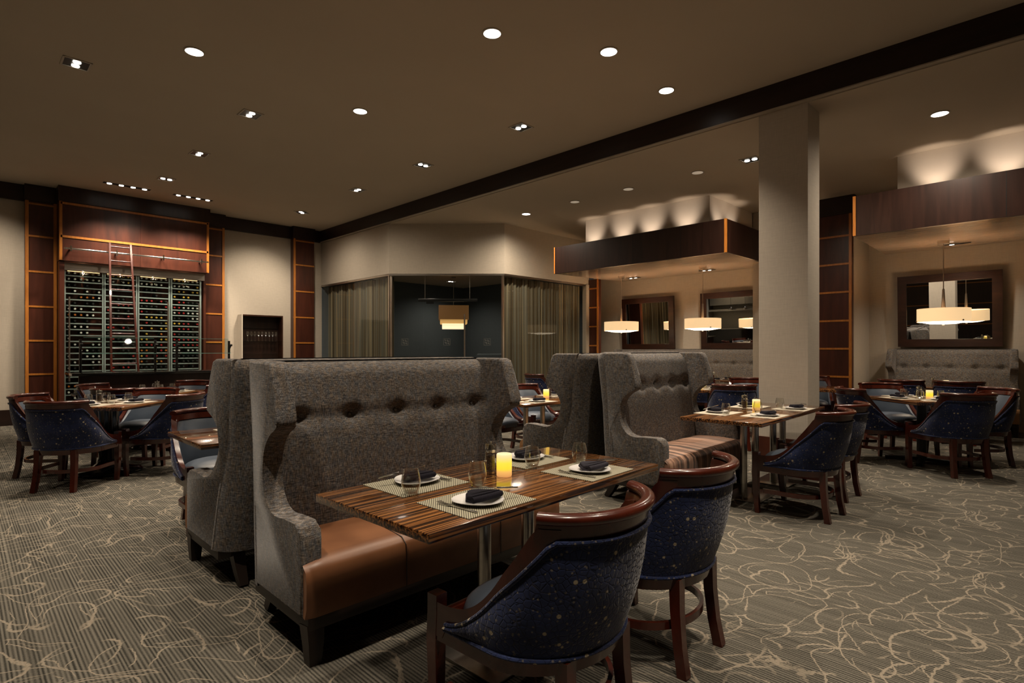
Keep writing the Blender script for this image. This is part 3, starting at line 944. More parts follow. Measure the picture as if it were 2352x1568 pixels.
def strip_lamp(x0, x1, y, label):
    r = empty('strip_downlight', ((x0 + x1) / 2, y, ZC))
    h = (x1 - x0) / 2
    MB().box(-h, h, -0.05, 0.05, -0.005, 0).build('housing', M['black'], r)
    for k in range(4):
        x = -h + (k + 0.5) * h / 2
        MB().cyl((x, 0, -0.012), (x, 0, -0.004), 0.036, n=16).build('bulb', M['white_lamp'], r)
        spot('strip_light', ((x0 + x1) / 2 + x, y, ZC - 0.03), 110, 80, 0.7, ((x0 + x1) / 2 + x, y + 0.95, 1.4))
    return tag(r, label, 'ceiling light', 'four bulb strip downlights')
strip_lamp(1.80, 2.50, 11.85, 'four bulb strip downlight above the left wine bays')
strip_lamp(2.87, 3.54, 11.85, 'four bulb strip downlight above the right wine bays')

def slot_lamp(x, y, z, label, n=2):
    r = empty('slot_downlight', (x, y, z))
    r.rotation_euler = (0, R(-3.6), R(0))
    MB().box(-0.05, 0.05, -0.17, 0.17, -0.006, 0.002).build('housing', M['black'], r)
    for k in range(2):
        yy = (-0.06, 0.07)[k]
        MB().cyl((0, yy, -0.010), (0, yy, -0.004), 0.03, n=14).build('bulb', M['white_lamp'] if (k == 1 or n == 2) else M['black'], r)
    spot('slot_light', (x + 0.0, y, z - 0.05), 60, 130, 0.9, (x + 0.25, y, 0))
    return tag(r, label, 'ceiling light', 'slot downlights in the canopy panels')
def zpan(x): return 2.838 + (x - 8.46) / (XW - 8.46) * 0.225 - 0.001
slot_lamp(11.2, 1.27, zpan(11.2) - 0.012, 'slot downlight above the wide mirror', 1)
slot_lamp(11.2, 5.42, zpan(11.2) - 0.012, 'slot downlight in the canopy near the white pillar')
slot_lamp(11.2, 7.22, zpan(11.2) - 0.012, 'slot downlight in the canopy near the panelled column')

for k, (x, y, n) in enumerate(((7.72, 10.55, 'left'), (9.6, 12.0, 'back'), (9.55, 9.85, 'right'))):
    place(tw, (x, y, 3.19), 0, 'twin downlight inside the glass room, %s of the three' % ('nearest its entrance' if k == 0 else 'deepest' if k == 1 else 'closest to the curtain'), 'ceiling light', 'twin downlights of the glass room')
    spot('twin_light', (x, y, 3.15), 50, 150, 0.9, (x, y, 0))
place(rl, (9.0, 9.7, 3.19), 0, 'round downlight inside the glass room', 'ceiling light')

def pendant(x, y, zm, label, rr=0.36):
    r = empty('drum_pendant_lamp', (x, y, zm))
    zt, zb = 1.945 - zm, 1.745 - zm
    mb = MB()
    mb.lathe([(rr, zb), (rr, zt), (rr - 0.006, zt), (rr - 0.006, zb)], 48)
    mb.build('drum_shade', M['shade'], r)
    MB().lathe([(0.0, zb - 0.035), (rr * 0.5, zb - 0.028), (rr - 0.01, zb + 0.004), (rr - 0.012, zb + 0.01)], 40).build('diffuser', M['diffuser'], r)
    MB().cyl((0, 0, zt - 0.02), (0, 0, zt + 0.30), 0.03, 0.014, n=16).build('stem', M['nickel'], r)
    MB().cyl((0, 0, zt + 0.30), (0, 0, 0), 0.007, n=8).build('rod', M['nickel'], r)
    MB().cyl((0, 0, -0.045), (0, 0, 0.01), 0.075, n=24).build('ceiling_plate', M['nickel'], r)
    for k in range(3):
        a = R(110 + 120 * k)
        MB().cyl((math.cos(a) * (rr - 0.02), math.sin(a) * (rr - 0.02), zb + 0.015), (math.cos(a) * (rr + 0.012), math.sin(a) * (rr + 0.012), zb + 0.015), 0.012, n=10).build('clip', M['nickel'], r)
    MB().cyl((0, 0, zb - 0.055), (0, 0, zb - 0.03), 0.018, n=12).build('finial', M['nickel'], r)
    MB().cyl((0, 0, zt - 0.10), (0, 0, zt - 0.09), rr * 0.8, n=32).build('bulb_tray', M['bulbtray'], r)
    return tag(r, label, 'lamp', 'cream drum pendant lamps')
pendant(10.6, 1.368, zpan(10.6), 'cream drum pendant lamp in front of the wide mirror', 0.33)
pendant(10.6, 5.218, zpan(10.6), 'cream drum pendant lamp nearest the white pillar', 0.35)
pendant(10.6, 7.15, zpan(10.6), 'cream drum pendant lamp beside the smaller mirror', 0.38)

# cove uplights on top of the canopies
for y in (6.75, 6.05, 5.45, 4.75):
    spot('cove_light', (8.72, y, 3.33), 11, 75, 0.9, (9.25, y, 3.95), (1.0, 0.80, 0.64))
for x in (9.35, 9.85):
    spot('cove_light', (x, 4.02, 3.33), 8, 75, 0.9, (x, 4.45, 3.95), (1.0, 0.80, 0.64))
for y in (1.25, 0.55, -0.2):
    spot('cove_light', (8.72, y, 3.33), 13, 75, 0.9, (9.2, y, 3.95), (1.0, 0.80, 0.64))
# wine cabinet strips
for x0, x1 in bays:
    point('cabinet_light', ((x0 + x1) / 2, 12.95, 2.735), 3.0, (1.0, 0.72, 0.42), 0.02)

# ------------------------------------------------------------------ chairs
def U(s):
    a = abs(s)
    if a <= 0.5:
        th = s / 0.5 * PI / 2
        x, y = 0.275 * math.sin(th), -0.03 - 0.235 * math.cos(th)
        n = Vector((math.sin(th) / 0.275, -math.cos(th) / 0.235, 0)).normalized()
    else:
        x = math.copysign(0.275, s)
        y = -0.03 + (a - 0.5) / 0.5 * 0.28
        n = Vector((math.copysign(1, s), 0, 0))
    return x, y, n
SC = 0.404
def ztop(s):
    a = abs(s)
    if a <= SC: return 0.84
    t = min(1.0, (a - SC) / (1 - SC))
    return 0.475 + 0.335 * (1 - t) ** 3.6
def ft(s):
    t = min(1.0, max(0.0, (abs(s) - 0.33) / 0.55))
    return 0.415 + 0.357 * (1 - t) ** 2.0
def shp(s, z, off):
    x, y, n = U(s)
    return (x + n.x * off, y + n.y * off - 0.10 * (z - 0.43) / 0.41, z)
def shell(mb, s0, s1, ns, zlo, zhi, o0, o1, nv=5, bulge=0.0):
    """closed solid between offsets o0 and o1"""
    def fn(u, v):
        s = s0 + (s1 - s0) * u
        a, b = zlo(s), zhi(s)
        k = v * 2
        if k <= 1:
            w = k; off = o1 + bulge * math.sin(PI * w)
        else:
            w = 2 - k; off = o0
        return shp(s, a + (b - a) * w, off)
    vs = mb.grid(fn, ns, nv * 2, cv=True)
    mb.bm.faces.new(vs[0][::-1])
    mb.bm.faces.new(vs[-1])

def make_chair():
    r = empty('dining_chair')
    mb = MB(); shell(mb, -SC, SC, 33, lambda s: 0.762, lambda s: 0.832, -0.014, 0.014)
    o = mb.build('crest_rail', M['chairwood'], r)
    MB().sweep([shp(-SC + 2 * SC * k / 32, 0.838, 0.003) for k in range(33)], [(0.024 * math.cos(a), 0.019 * math.sin(a)) for a in [2 * PI * i / 12 for i in range(12)]]).build('crest_bead', M['chairwood'], o)
    for sg in (-1, 1):
        mb = MB()
        shell(mb, sg * 0.31, sg * 1.0, 34, lambda s: max(0.36, ft(s) - 0.012) if abs(s) < 0.86 else 0.36, lambda s: min(ztop(s), 0.81), -0.017, 0.017)
        mb.build('arm_frame', M['chairwood'], r)
    mb = MB(); shell(mb, -0.86, 0.86, 61, lambda s: 0.397, ft, 0.006, 0.018, 6, 0.016)
    fb = mb.build('outer_back', M['navy'], r)
    pts = [shp(-0.86 + 1.72 * k / 60, ft(-0.86 + 1.72 * k / 60), 0.022) for k in range(61)]
    pts2 = [shp(-0.86 + 1.72 * k / 40, 0.399, 0.022) for k in range(41)]
    MB().tube(pts, 0.0075, 8).build('piping', M['navy'], fb)
    MB().tube(pts2, 0.0075, 8).build('piping', M['navy'], fb)
    mb = MB(); shell(mb, -0.80, 0.80, 41, lambda s: 0.42, lambda s: max(0.43, ft(s) - 0.004), -0.030, -0.008, 5, -0.0)
    mb.build('inner_back', M['blue_leather'], r)
    # seat cushion
    def seat(u, v):
        a = u * 2 * PI
        k = [0, 0.3, 0.55, 0.75, 0.88, 0.96, 1.0, 1.0, 0.6][int(round(v * 8))]
        ca, sa = math.cos(a), math.sin(a)
        ex = 2.6
        rad = 1.0 / ((abs(ca) ** ex + abs(sa) ** ex) ** (1 / ex))
        x = 0.245 * rad * ca * k
        y = 0.015 + (0.245 if sa > 0 else 0.215) * rad * sa * k
        z = 0.40 if v > 0.8 else 0.425 + 0.075 * math.sqrt(max(0, 1 - k ** 3))
        return (x, y, z)
    mb = MB(); mb.grid(seat, 40, 9, cu=True)
    mb.build('seat', M['blue_leather'], r)
    mb = MB()
    shell(mb, -1, 1, 41, lambda s: 0.345, lambda s: 0.402, -0.016, 0.015)
    mb.box(-0.26, 0.26, 0.222, 0.25, 0.345, 0.43, bev=0.004)
    mb.build('seat_frame', M['chairwood'], r)
    for sg in (-1, 1):
        sec = lambda w: [(-w, -w), (w, -w), (w, w), (-w, w)]
        MB().sweep([(sg * 0.268, 0.236, 0), (sg * 0.270, 0.248, 0.17), (sg * 0.270, 0.252, 0.33), (sg * 0.270, 0.246, 0.44), (sg * 0.270, 0.246, 0.495)], [sec(0.0165), sec(0.020), sec(0.0235), sec(0.0235), sec(0.0235)], up=(0, 1, 0)).build('leg', M['chairwood'], r)
        MB().sweep([(sg * 0.174, -0.258, 0), (sg * 0.166, -0.236, 0.12), (sg * 0.160, -0.222, 0.26), (sg * 0.158, -0.218, 0.39)], [sec(0.0205), sec(0.0205), sec(0.022), sec(0.024)], up=(0, 1, 0)).build('leg', M['chairwood'], r)
    pts = [Vector((U(s)[0] * 0.95, U(s)[1] * 0.86 + 0.005, 0.185)) for s in [-0.95 + 1.9 * k / 40 for k in range(41)]]
    MB().sweep(pts, [(-0.008, -0.016), (0.008, -0.016), (0.008, 0.016), (-0.008, 0.016)]).build('stretcher', M['chairwood'], r)
    return r
chair = make_chair()
CH = [
 (1.455, 1.31, 3, 1.0, 'blue star patterned dining chair nearest the camera at the front table'),
 (2.25, 1.37, 2, 1.0, 'second blue star patterned dining chair at the front table'),
 (4.89, 1.56, -2, 1.0, 'first blue dining chair at the table beside the white pillar'),
 (5.65, 1.63, -3, 1.0, 'second blue dining chair at the pillar table, partly hidden'),
 (7.78, 1.69, -140, 1.02, 'blue dining chair at the right table, nearest the white pillar'),
 (8.62, 1.66, 132, 1.03, 'dining chair at the right table showing its leather back'),
 (7.60, 0.91, -45, 1.03, 'blue dining chair with its back turned at the right table'),
 (8.46, 0.79, 40, 1.03, 'dining chair at the right edge, front of the wall bench'),
 (10.10, 1.78, -90, 1.04, 'dining chair facing the right wall bench, under the mirror left side'),
 (10.18, 1.12, -90, 1.04, 'dining chair facing the right wall bench, under the mirror right side'),
 (9.95, 3.02, 112, 1.04, 'leather backed dining chair just behind the white pillar'),
 (7.46, 3.27, -55, 1.02, 'blue dining chair with its back turned in the middle alcove'),
 (8.62, 3.50, 110, 1.03, 'leather backed dining chair beside the left side of the pillar'),
 (8.00, 4.42, -150, 1.03, 'dining chair half hidden behind the second booth wing'),
 (9.42, 4.62, -90, 1.04, 'dining chair facing the middle alcove bench'),
 (5.47, 5.06, 178, 1.0, 'dining chair across the curtain side table, blue seat visible'),
 (4.70, 4.98, 180, 1.0, 'shadowed dining chair behind the front booth wing'),
 (7.80, 6.95, -105, 1.03, 'dining chair seen side on before the string curtain'),
 (0.80, 6.86, -40, 1.0, 'blue dining chair with its back turned at the left table'),
 (0.74, 7.68, -125, 1.0, 'leftmost dining chair at the left pedestal table'),
 (1.62, 6.98, 40, 1.0, 'blue dining chair at the right side of the left table'),
 (1.58, 7.74, 135, 1.0, 'leather backed dining chair on the far side of the left table'),
 (1.52, 8.52, -45, 1.0, 'blue dining chair with its back turned at the buffet side table'),
 (1.50, 9.38, -135, 1.0, 'leftmost dining chair at the buffet side table'),
 (2.42, 9.36, 135, 1.0, 'dining chair nearest the buffet counter, leather back visible'),
 (2.40, 8.46, 45, 1.0, 'blue dining chair at the buffet table, beside the booth'),
 (1.44, 4.66, 180, 1.0, 'leather dining chair across the table behind the left booth'),
]
for x, y, a, s, lb in CH:
    place(chair, (x, y, 0), R(a), lb, 'chair', 'mahogany dining chairs', scale=s)

# ------------------------------------------------------------------ booths
def arc_pts(pts, n=6):
    """Catmull-Rom through pts"""
    out = []
    P = [pts[0]] + pts + [pts[-1]]
    for i in range(1, len(P) - 2):
        for k in range(n):
            t = k / n
            q = []
            for c in (0, 1):
                a, b, d, e = P[i - 1][c], P[i][c], P[i + 1][c], P[i + 2][c]
                q.append(0.5 * (2 * b + (d - a) * t + (2 * a - 5 * b + 4 * d - e) * t * t + (3 * b - a - 3 * d + e) * t ** 3))
            out.append(tuple(q))
    out.append(pts[-1])
    return out

def make_booth(L, fabric, seat_m, top=1.285, name='wing_booth', INS=0.055):
    """front at -Y (y=0 is the arm front), back towards +Y; x from 0 to L"""
    r = empty(name)
    k = top / 1.285
    lean = lambda z: 0.14 * max(0, (z - 0.2)) / 1.085
    curve = arc_pts([(0.02, 0.56), (0.05, 0.588), (0.19, 0.585), (0.30, 0.578), (0.385, 0.61), (0.445, 0.69), (0.462, 0.79), (0.435, 0.875), (0.375, 0.935), (0.30, 0.975), (0.285, 1.01), (0.31, 1.10)], 5)
    outline = [(0.0, 0.20), (0.0, 0.53)] + curve + [(0.345, 1.23), (0.365, 1.272), (0.40, 1.285), (0.66, 1.285), (0.60, 1.0), (0.56, 0.6), (0.52, 0.2)]
    outline = [(y, z * k) for y, z in outline]
    for sg in (0, 1):
        def fx(y, z, t):
            ins = INS * min(1, max(0, y / 0.5)) * min(1, max(0, (z - 0.3) / 0.5))
            x = ins + t * 0.095
            return (x, y, z) if sg == 0 else (L - x, y, z)
        MB().prism(outline, lambda y, z: fx(y, z, 0), lambda y, z: fx(y, z, 1), bev=0.018, seg=3).build('wing_panel', fabric, r, ang=50)
    # outer back with rounded corners: plan outline swept over z with lean
    rad = 0.16
    def plan(u):
        # u 0..1 along: left side front -> rear left corner -> rear right -> right side front
        q = []
        segs = []
        n = 8
        q.append((0.0, 0.50))
        for i in range(n + 1):
            a = PI - i / n * PI / 2
            q.append((rad + rad * math.cos(a), 0.64 - rad + rad * math.sin(a)))
        for i in range(n + 1):
            a = PI / 2 - i / n * PI / 2
            q.append((L - rad + rad * math.cos(a), 0.64 - rad + rad * math.sin(a)))
        q.append((L, 0.50))
        return q
    q = plan(0)
    zs = [0.2, 0.5, 0.8, 1.1, 1.22, 1.265, 1.282, 1.285]
    insz = [0, 0, 0, 0, 0.0, 0.008, 0.022, 0.05]
    mb = MB()
    rings = []
    cx = L / 2
    for z, i_ in zip(zs, insz):
        ring = []
        for (x, y) in q:
            ins = INS * min(1, max(0, (z - 0.3) / 0.5))
            xx = cx + (x - cx) * (1 - 2 * (ins + i_) / L)
            ring.append(mb.bm.verts.new((xx, y + lean(z) - (i_ if y > 0.55 else 0), z * k)))
        rings.append(ring)
    n = len(q)
    for a in range(len(rings) - 1):
        for b in range(n - 1):
            mb.bm.faces.new((rings[a][b], rings[a][b + 1], rings[a + 1][b + 1], rings[a + 1][b]))
        mb.bm.faces.new((rings[a][n - 1], rings[a][0], rings[a + 1][0], rings[a + 1][n - 1]))
    mb.bm.faces.new(rings[0][::-1]); mb.bm.faces.new(rings[-1])
    mb.build('outer_back', fabric, r, ang=50)
    # inner tufted back
    nb_ = 5 if L < 2.5 else 9
    bx = [L * (i + 0.75) / (nb_ + 0.5) for i in range(nb_)]
    zb_ = 0.985 * k
    def front(u, v):
        x = 0.10 + u * (L - 0.20)
        # v: 0 at the seat, 1 at the rear of the top
        if v < 0.85:
            z = 0.36 + (1.262 * k - 0.36) * (v / 0.85)
            y = 0.455 + 0.10 * (z - 0.36) / 0.9
            t = (z - 0.36) / (1.262 * k - 0.36)
            y -= 0.030 * math.sin(PI * min(1, t * 1.02))
            if z > 1.2 * k: y += 0.03 * ((z - 1.2 * k) / 0.06) ** 2
            line = math.exp(-((z - zb_) / 0.035) ** 2)
            dmin = min(abs(x - b) for b in bx)
            inb = 1.0 if bx[0] - 0.1 < x < bx[-1] + 0.1 else 0.0
            y += 0.012 * line * inb + 0.04 * math.exp(-(dmin / 0.045) ** 2 - ((z - zb_) / 0.045) ** 2)
        else:
            w = (v - 0.85) / 0.15
            z = (1.262 + 0.028 * math.sin(w * PI / 2)) * k
            y = 0.585 + 0.10 * w
        return (x, y, z)
    mb = MB(); mb.grid(front, int(L / 0.028), 52)
    ib = mb.build('inner_back', fabric, r, ang=60)
    for b in bx:
        y = 0.455 + 0.10 * (zb_ - 0.36) / 0.9 - 0.030 * math.sin(PI * min(1, (zb_ - 0.36) / (1.262 * k - 0.36) * 1.02)) + 0.045
        MB().lathe([(0.0, 0.006), (0.008, 0.005), (0.012, 0.0), (0.012, -0.004)], 12).build('button', fabric, ib)
        o = ib.children[-1]
        o.location = (b, y, zb_)
        o.rotation_euler = (R(90), 0, 0)
    # seat
    def seat(u, v):
        prof = [(-0.035, 0.205), (-0.05, 0.25), (-0.052, 0.36), (-0.045, 0.405), (-0.015, 0.432), (0.05, 0.44), (0.20, 0.448), (0.38, 0.442), (0.50, 0.42), (0.50, 0.205)]
        y, z = prof[int(round(v * 9))]
        x = 0.004 + u * (L - 0.008) if y < 0.0 else 0.08 + u * (L - 0.16)
        e = min(u, 1 - u)
        if e < 0.02:
            y += (0.02 - e) * 0.6 if y < 0 else 0
            z -= (0.02 - e) * 0.4 if z > 0.3 else 0
        return (x, y, z)
    mb = MB()
    us = 40
    vs = mb.grid(seat, us, 10)
    mb.bm.faces.new([v for v in vs[0]]); mb.bm.faces.new([v for v in vs[-1]][::-1])
    so = mb.build('seat', seat_m, r, ang=50)
    if seat_m is M['brown_leather']:
        for x in (L * 0.30, L * 0.68):
            MB().sweep([(x, -0.0545, 0.21), (x, -0.055, 0.36), (x, -0.048, 0.408), (x, -0.015, 0.436), (x, 0.2, 0.4505), (x, 0.45, 0.437)], [(-0.002, -0.0015), (0.002, -0.0015), (0.002, 0.0015), (-0.002, 0.0015)], up=(1, 0, 0)).build('seam', M['bootleg'], so)
    MB().box(0.015, L - 0.015, -0.03, 0.55, 0.15, 0.205, bev=0.004).build('plinth', M['bootleg'], r)
    for x in (0.05, L - 0.05):
        sec = lambda w: [(-w, -w), (w, -w), (w, w), (-w, w)]
        MB().sweep([(x, 0.0, 0), (x, 0.0, 0.10), (x, 0.01, 0.17)], [sec(0.026), sec(0.034), sec(0.038)], up=(0, 1, 0)).build('leg', M['bootleg'], r)
        xi = x + (0.07 if x < L / 2 else -0.07)
        MB().sweep([(xi, 0.64, 0), (xi, 0.585, 0.08), (xi, 0.54, 0.17)], [sec(0.022), sec(0.028), sec(0.034)], up=(0, 1, 0)).build('leg', M['bootleg'], r)
    return r
b = make_booth(1.62, M['tweed'], M['brown_leather'], 1.272, INS=0.02)
place(b, (1.02, 2.27, 0), 0, 'grey tweed wing booth with brown leather seat at the front table', 'booth', 'tweed wing booths')
b = make_booth(1.66, M['tweed'], M['brown_leather'], 1.275)
place(b, (2.68, 3.92, 0), PI, 'grey tweed wing booth standing back to back behind the front booth', 'booth', 'tweed wing booths')
b = make_booth(1.53, M['tweed'], M['stripes'], 1.30)
place(b, (4.06, 2.33, 0), 0, 'grey tweed wing booth with striped brown seat beside the pillar table', 'booth', 'tweed wing booths')
b = make_booth(1.53, M['tweed'], M['tan_leather'], 1.29)
place(b, (5.56, 3.90, 0), PI, 'shadowed tweed wing booth behind the striped seat booth', 'booth', 'tweed wing booths')
b = make_booth(1.80, M['tweed_tan'], M['tan_leather'], 1.335, 'wall_bench')
place(b, (11.28, 2.34, 0), -PI / 2, 'tan tweed bench with wings below the wide mirror', 'bench', 'tweed wall benches')
b = make_booth(3.7, M['tweed_tan'], M['tan_leather'], 1.335, 'wall_bench')
place(b, (11.28, 8.12, 0), -PI / 2, 'long tan tweed bench along the middle alcove wall', 'bench', 'tweed wall benches')

# ------------------------------------------------------------------ tables
def rect_table(L, W, posts, base=(0.56, 0.40)):
    r = empty('dining_table')
    MB().box(-L / 2, L / 2, -W / 2, W / 2, 0.718, 0.75, bev=0.003).build('tabletop', M['zebra'], r)
    for bx in posts:
        for s in (-1, 1):
            MB().cyl((bx + s * 0.143, 0, 0.012), (bx + s * 0.143, 0, 0.718), 0.030, n=24).build('post', M['steel'], r)
        MB().box(bx - base[0] / 2, bx + base[0] / 2, -base[1] / 2, base[1] / 2, 0, 0.013, bev=0.003).build('base_plate', M['steel'], r)
    return r
def sq_table(W, kind):
    r = empty('dining_table')
    MB().box(-W / 2, W / 2, -W / 2, W / 2, 0.712, 0.75, bev=0.003).build('tabletop', M['zebra'], r)
    if kind == 'round':
        MB().lathe([(0.0, 0.0), (0.30, 0.0), (0.31, 0.015), (0.29, 0.04), (0.22, 0.055), (0.15, 0.075), (0.11, 0.11), (0.095, 0.16), (0.092, 0.6), (0.10, 0.68), (0.16, 0.712)], 36).build('pedestal', M['blackgloss'], r)
    else:
        MB().cyl((0, 0, 0.03), (0, 0, 0.712), 0.05, n=24).build('column', M['black'], r)
        for a in (45, 135):
            c, s_ = math.cos(R(a)), math.sin(R(a))
            MB().sweep([(-0.36 * c, -0.36 * s_, 0.018), (0, 0, 0.04), (0.36 * c, 0.36 * s_, 0.018)], [(-0.03, -0.018), (0.03, -0.018), (0.03, 0.018), (-0.03, 0.018)]).build('foot', M['black'], r)
    return r
G = 'zebrawood dining tables'
T = {}
def tab(key, o, x, y, a, label):
    T[key] = (x, y, R(a))
    place(o, (x, y, 0), R(a), label, 'table', G)
tab('T1', rect_table(1.47, 0.72, (0,)), 1.768, 1.807, 2.2, 'glossy zebrawood table nearest the camera')
tab('T2', rect_table(1.80, 0.68, (-0.22, 0.55), (0.5, 0.34)), 5.335, 2.075, 2, 'zebrawood table on steel posts beside the white pillar')
tab('TL', rect_table(1.5, 0.755, (0,)), 1.80, 4.105, 0, 'zebrawood table behind the left booth, corner showing')
tab('TB', rect_table(1.5, 0.75, (-0.2,)), 4.95, 4.40, 0, 'zebrawood table on two steel posts before the string curtain')
sq = sq_table(0.93, 'round')
tab('L1', sq, 1.17, 7.36, 45, 'square table on a black round pedestal, left of the booths')
tab('L2', sq, 1.96, 8.88, 45, 'square table nearest the buffet counter')
cr = sq_table(0.90, 'cross')
tab('RT', cr, 8.10, 1.25, 50, 'square table on a black cross foot at the right')
tab('TA', cr, 7.98, 3.80, 40, 'square table in front of the middle alcove')
tab('PR', cr, 9.25, 2.78, 20, 'table end peeking out behind the white pillar')
tab('BR', rect_table(1.5, 0.68, (0,)), 10.80, 1.42, 90, 'table in front of the right wall bench')
tab('BA', rect_table(1.5, 0.68, (0,)), 10.35, 5.10, 90, 'table in front of the middle alcove bench')

# ------------------------------------------------------------------ tableware prototypes
def make_plate():
    mb = MB()
    def fn(u, v):
        prof = [(0.0, 0.004), (0.055, 0.004), (0.062, 0.006), (0.085, 0.013), (0.096, 0.017), (0.097, 0.015), (0.086, 0.009), (0.06, 0.0), (0.0, 0.0)]
        r_, z = prof[int(round(v * 8))]
        a = u * 2 * PI
        k = 1 + 0.06 * math.cos(3 * a - PI / 2)
        return (r_ * k * math.cos(a) * 1.03, r_ * k * math.sin(a), z)
    mb.grid(fn, 48, 9, cu=True)
    return mb.build('plate', M['ceramic'])
def make_napkin(m):
    mb = MB()
    out = [(-0.072, -0.046), (0.072, -0.046), (0.078, -0.012), (0.036, 0.052), (0.010, 0.066), (-0.018, 0.060), (-0.078, -0.006)]
    mb.prism(out, lambda x, y: (x, y, 0.0), lambda x, y: (x * 0.97, y * 0.97, 0.012), bev=0.003, seg=2)
    mb.prism([(-0.074, -0.038), (0.07, -0.042), (0.076, -0.016), (0.034, 0.046), (0.010, 0.060), (-0.016, 0.054), (-0.075, -0.008)], lambda x, y: (x, y, 0.012), lambda x, y: (x * 0.95, y * 0.95, 0.022 + 0.006 * (y < -0.03)), bev=0.003, seg=2)
    mb.tube([(-0.074, -0.040, 0.012), (-0.03, -0.048, 0.013), (0.03, -0.048, 0.013), (0.072, -0.040, 0.012)], 0.0115, 12)
    return mb.build('napkin', m)
def make_glass():
    r = empty('tumbler')
    prof = [(0.0, 0.010), (0.022, 0.012), (0.030, 0.024), (0.0365, 0.044), (0.0375, 0.056), (0.034, 0.082), (0.0295, 0.102), (0.0305, 0.1025), (0.0355, 0.082), (0.039, 0.056), (0.038, 0.042), (0.031, 0.018), (0.024, 0.008)]
    MB().lathe(prof, 28).build('bowl', M['glass'], r)
    MB().lathe([(0.0, 0.010), (0.021, 0.011), (0.027, 0.017), (0.0265, 0.006), (0.022, 0.0), (0.0, 0.001)], 14).build('foot', M['glass_base'], r, ang=5)
    return r
def make_candle():
    mb = MB()
    mb.lathe([(0.0, 0.0), (0.033, 0.0), (0.035, 0.003), (0.035, 0.098), (0.033, 0.102), (0.026, 0.101), (0.022, 0.094), (0.0, 0.092)], 32)
    return mb.build('pillar_candle', M['candle'])
def make_mill():
    r = empty('pepper_mill')
    MB().lathe([(0.0, 0.0), (0.026, 0.0), (0.0275, 0.004), (0.0275, 0.098), (0.026, 0.1)], 24).build('body', M['glass'], r)
    MB().lathe([(0.0, 0.1), (0.0265, 0.1), (0.0275, 0.104), (0.0275, 0.136), (0.025, 0.139), (0.0, 0.14)], 24).build('cap', M['glass_base'], r)
    MB().cyl((0, 0, 0.018), (0, 0, 0.085), 0.019, n=20).build('peppercorns', M['pepper'], r)
    MB().cyl((0, 0, 0.098), (0, 0, 0.134), 0.014, 0.010, n=16).build('core', M['steel'], r)
    MB().cyl((0, 0, 0.139), (0, 0, 0.150), 0.004, 0.006, n=10).build('finial', M['steel'], r)
    MB().cyl((0, 0, 0.002), (0, 0, 0.012), 0.024, n=20).build('base', M['steel'], r)
    return r
def make_fork():
    mb = MB()
    pts = [(0, -0.10, 0.003), (0, -0.03, 0.004), (0, 0.025, 0.007), (0, 0.05, 0.003)]
    mb.sweep(pts, [[(-0.006, -0.0012), (0.006, -0.0012), (0.006, 0.0012), (-0.006, 0.0012)], [(-0.004, -0.0012), (0.004, -0.0012), (0.004, 0.0012), (-0.004, 0.0012)], [(-0.003, -0.0015), (0.003, -0.0015), (0.003, 0.0015), (-0.003, 0.0015)], [(-0.011, -0.001), (0.011, -0.001), (0.011, 0.001), (-0.011, 0.001)]])
    for k in range(4):
        x = -0.009 + 0.006 * k
        mb.sweep([(x, 0.048, 0.003), (x, 0.075, 0.004), (x, 0.098, 0.009)], [(-0.0016, -0.001), (0.0016, -0.001), (0.0016, 0.001), (-0.0016, 0.001)])
    return mb.build('fork', M['cutlery'])
def make_knife():
    r = empty('table_knife')
    MB().box(-0.005, 0.005, -0.10, -0.005, -0.003, 0.003, bev=0.002).build('handle', M['cutlery'], r)
    MB().prism([(-0.005, -0.005), (0.005, -0.005), (0.008, 0.06), (0.004, 0.11), (-0.002, 0.118), (-0.005, 0.10)], lambda x, y: (x, y, -0.0008), lambda x, y: (x, y, 0.0008)).build('blade', M['cutlery'], r)
    return r
plate, napkin, napkin2, glass_, candle, mill, fork, knife = make_plate(), make_napkin(M['napkin']), make_napkin(M['napkin_grey']), make_glass(), make_candle(), make_mill(), make_fork(), make_knife()
matp = MB().box(-0.175, 0.175, -0.148, 0.148, 0, 0.003).build('placemat', M['weave'])
matq = MB().box(-0.19, 0.19, -0.148, 0.148, 0, 0.003).build('placemat', M['mat_pale'])
ZT = 0.7505
def setting(wx, wy, a, where, near=True, glass=(0.15, 0.16), what='gmpnkf', grey=False, napa=0, g='table settings', z=ZT):
    """place setting round the plate centre; local +y points to the table centre"""
    rot = Matrix.Rotation(a, 3, 'Z')
    def at(dx, dy, dz=0):
        v = rot @ Vector((dx, dy, 0))
        return (wx + v.x, wy + v.y, z + dz)
    if 'm' in what:
        place(matp if near else matq, at(0.0, 0.0), a, ('woven' if near else 'pale') + ' placemat ' + where, 'placemat', 'placemats')
    h = 0.0035 if 'm' in what else 0.0
    if 'p' in what:
        place(plate, at(-0.01, -0.02, h), a, 'white plate ' + where, 'plate', 'white plates')
    if 'n' in what:
        place(napkin2 if grey else napkin, at(-0.01, -0.025, h + 0.0165), a + R(napa), ('grey' if grey else 'black') + ' folded napkin ' + where, 'napkin', 'folded napkins')
    if 'k' in what:
        o = place(knife, at(0.052, -0.05, h + 0.0485), a + R(78), 'steel knife ' + where, 'knife', 'table knives')
        o.rotation_euler = (R(7), 0, a + R(78))
    if 'f' in what:
        place(fork, at(-0.118, -0.02, h), a + R(4), 'steel fork ' + where, 'fork', 'forks')
    if 'g' in what:
        place(glass_, at(*glass), a, 'stemless glass tumbler ' + where, 'glass', 'glass tumblers')
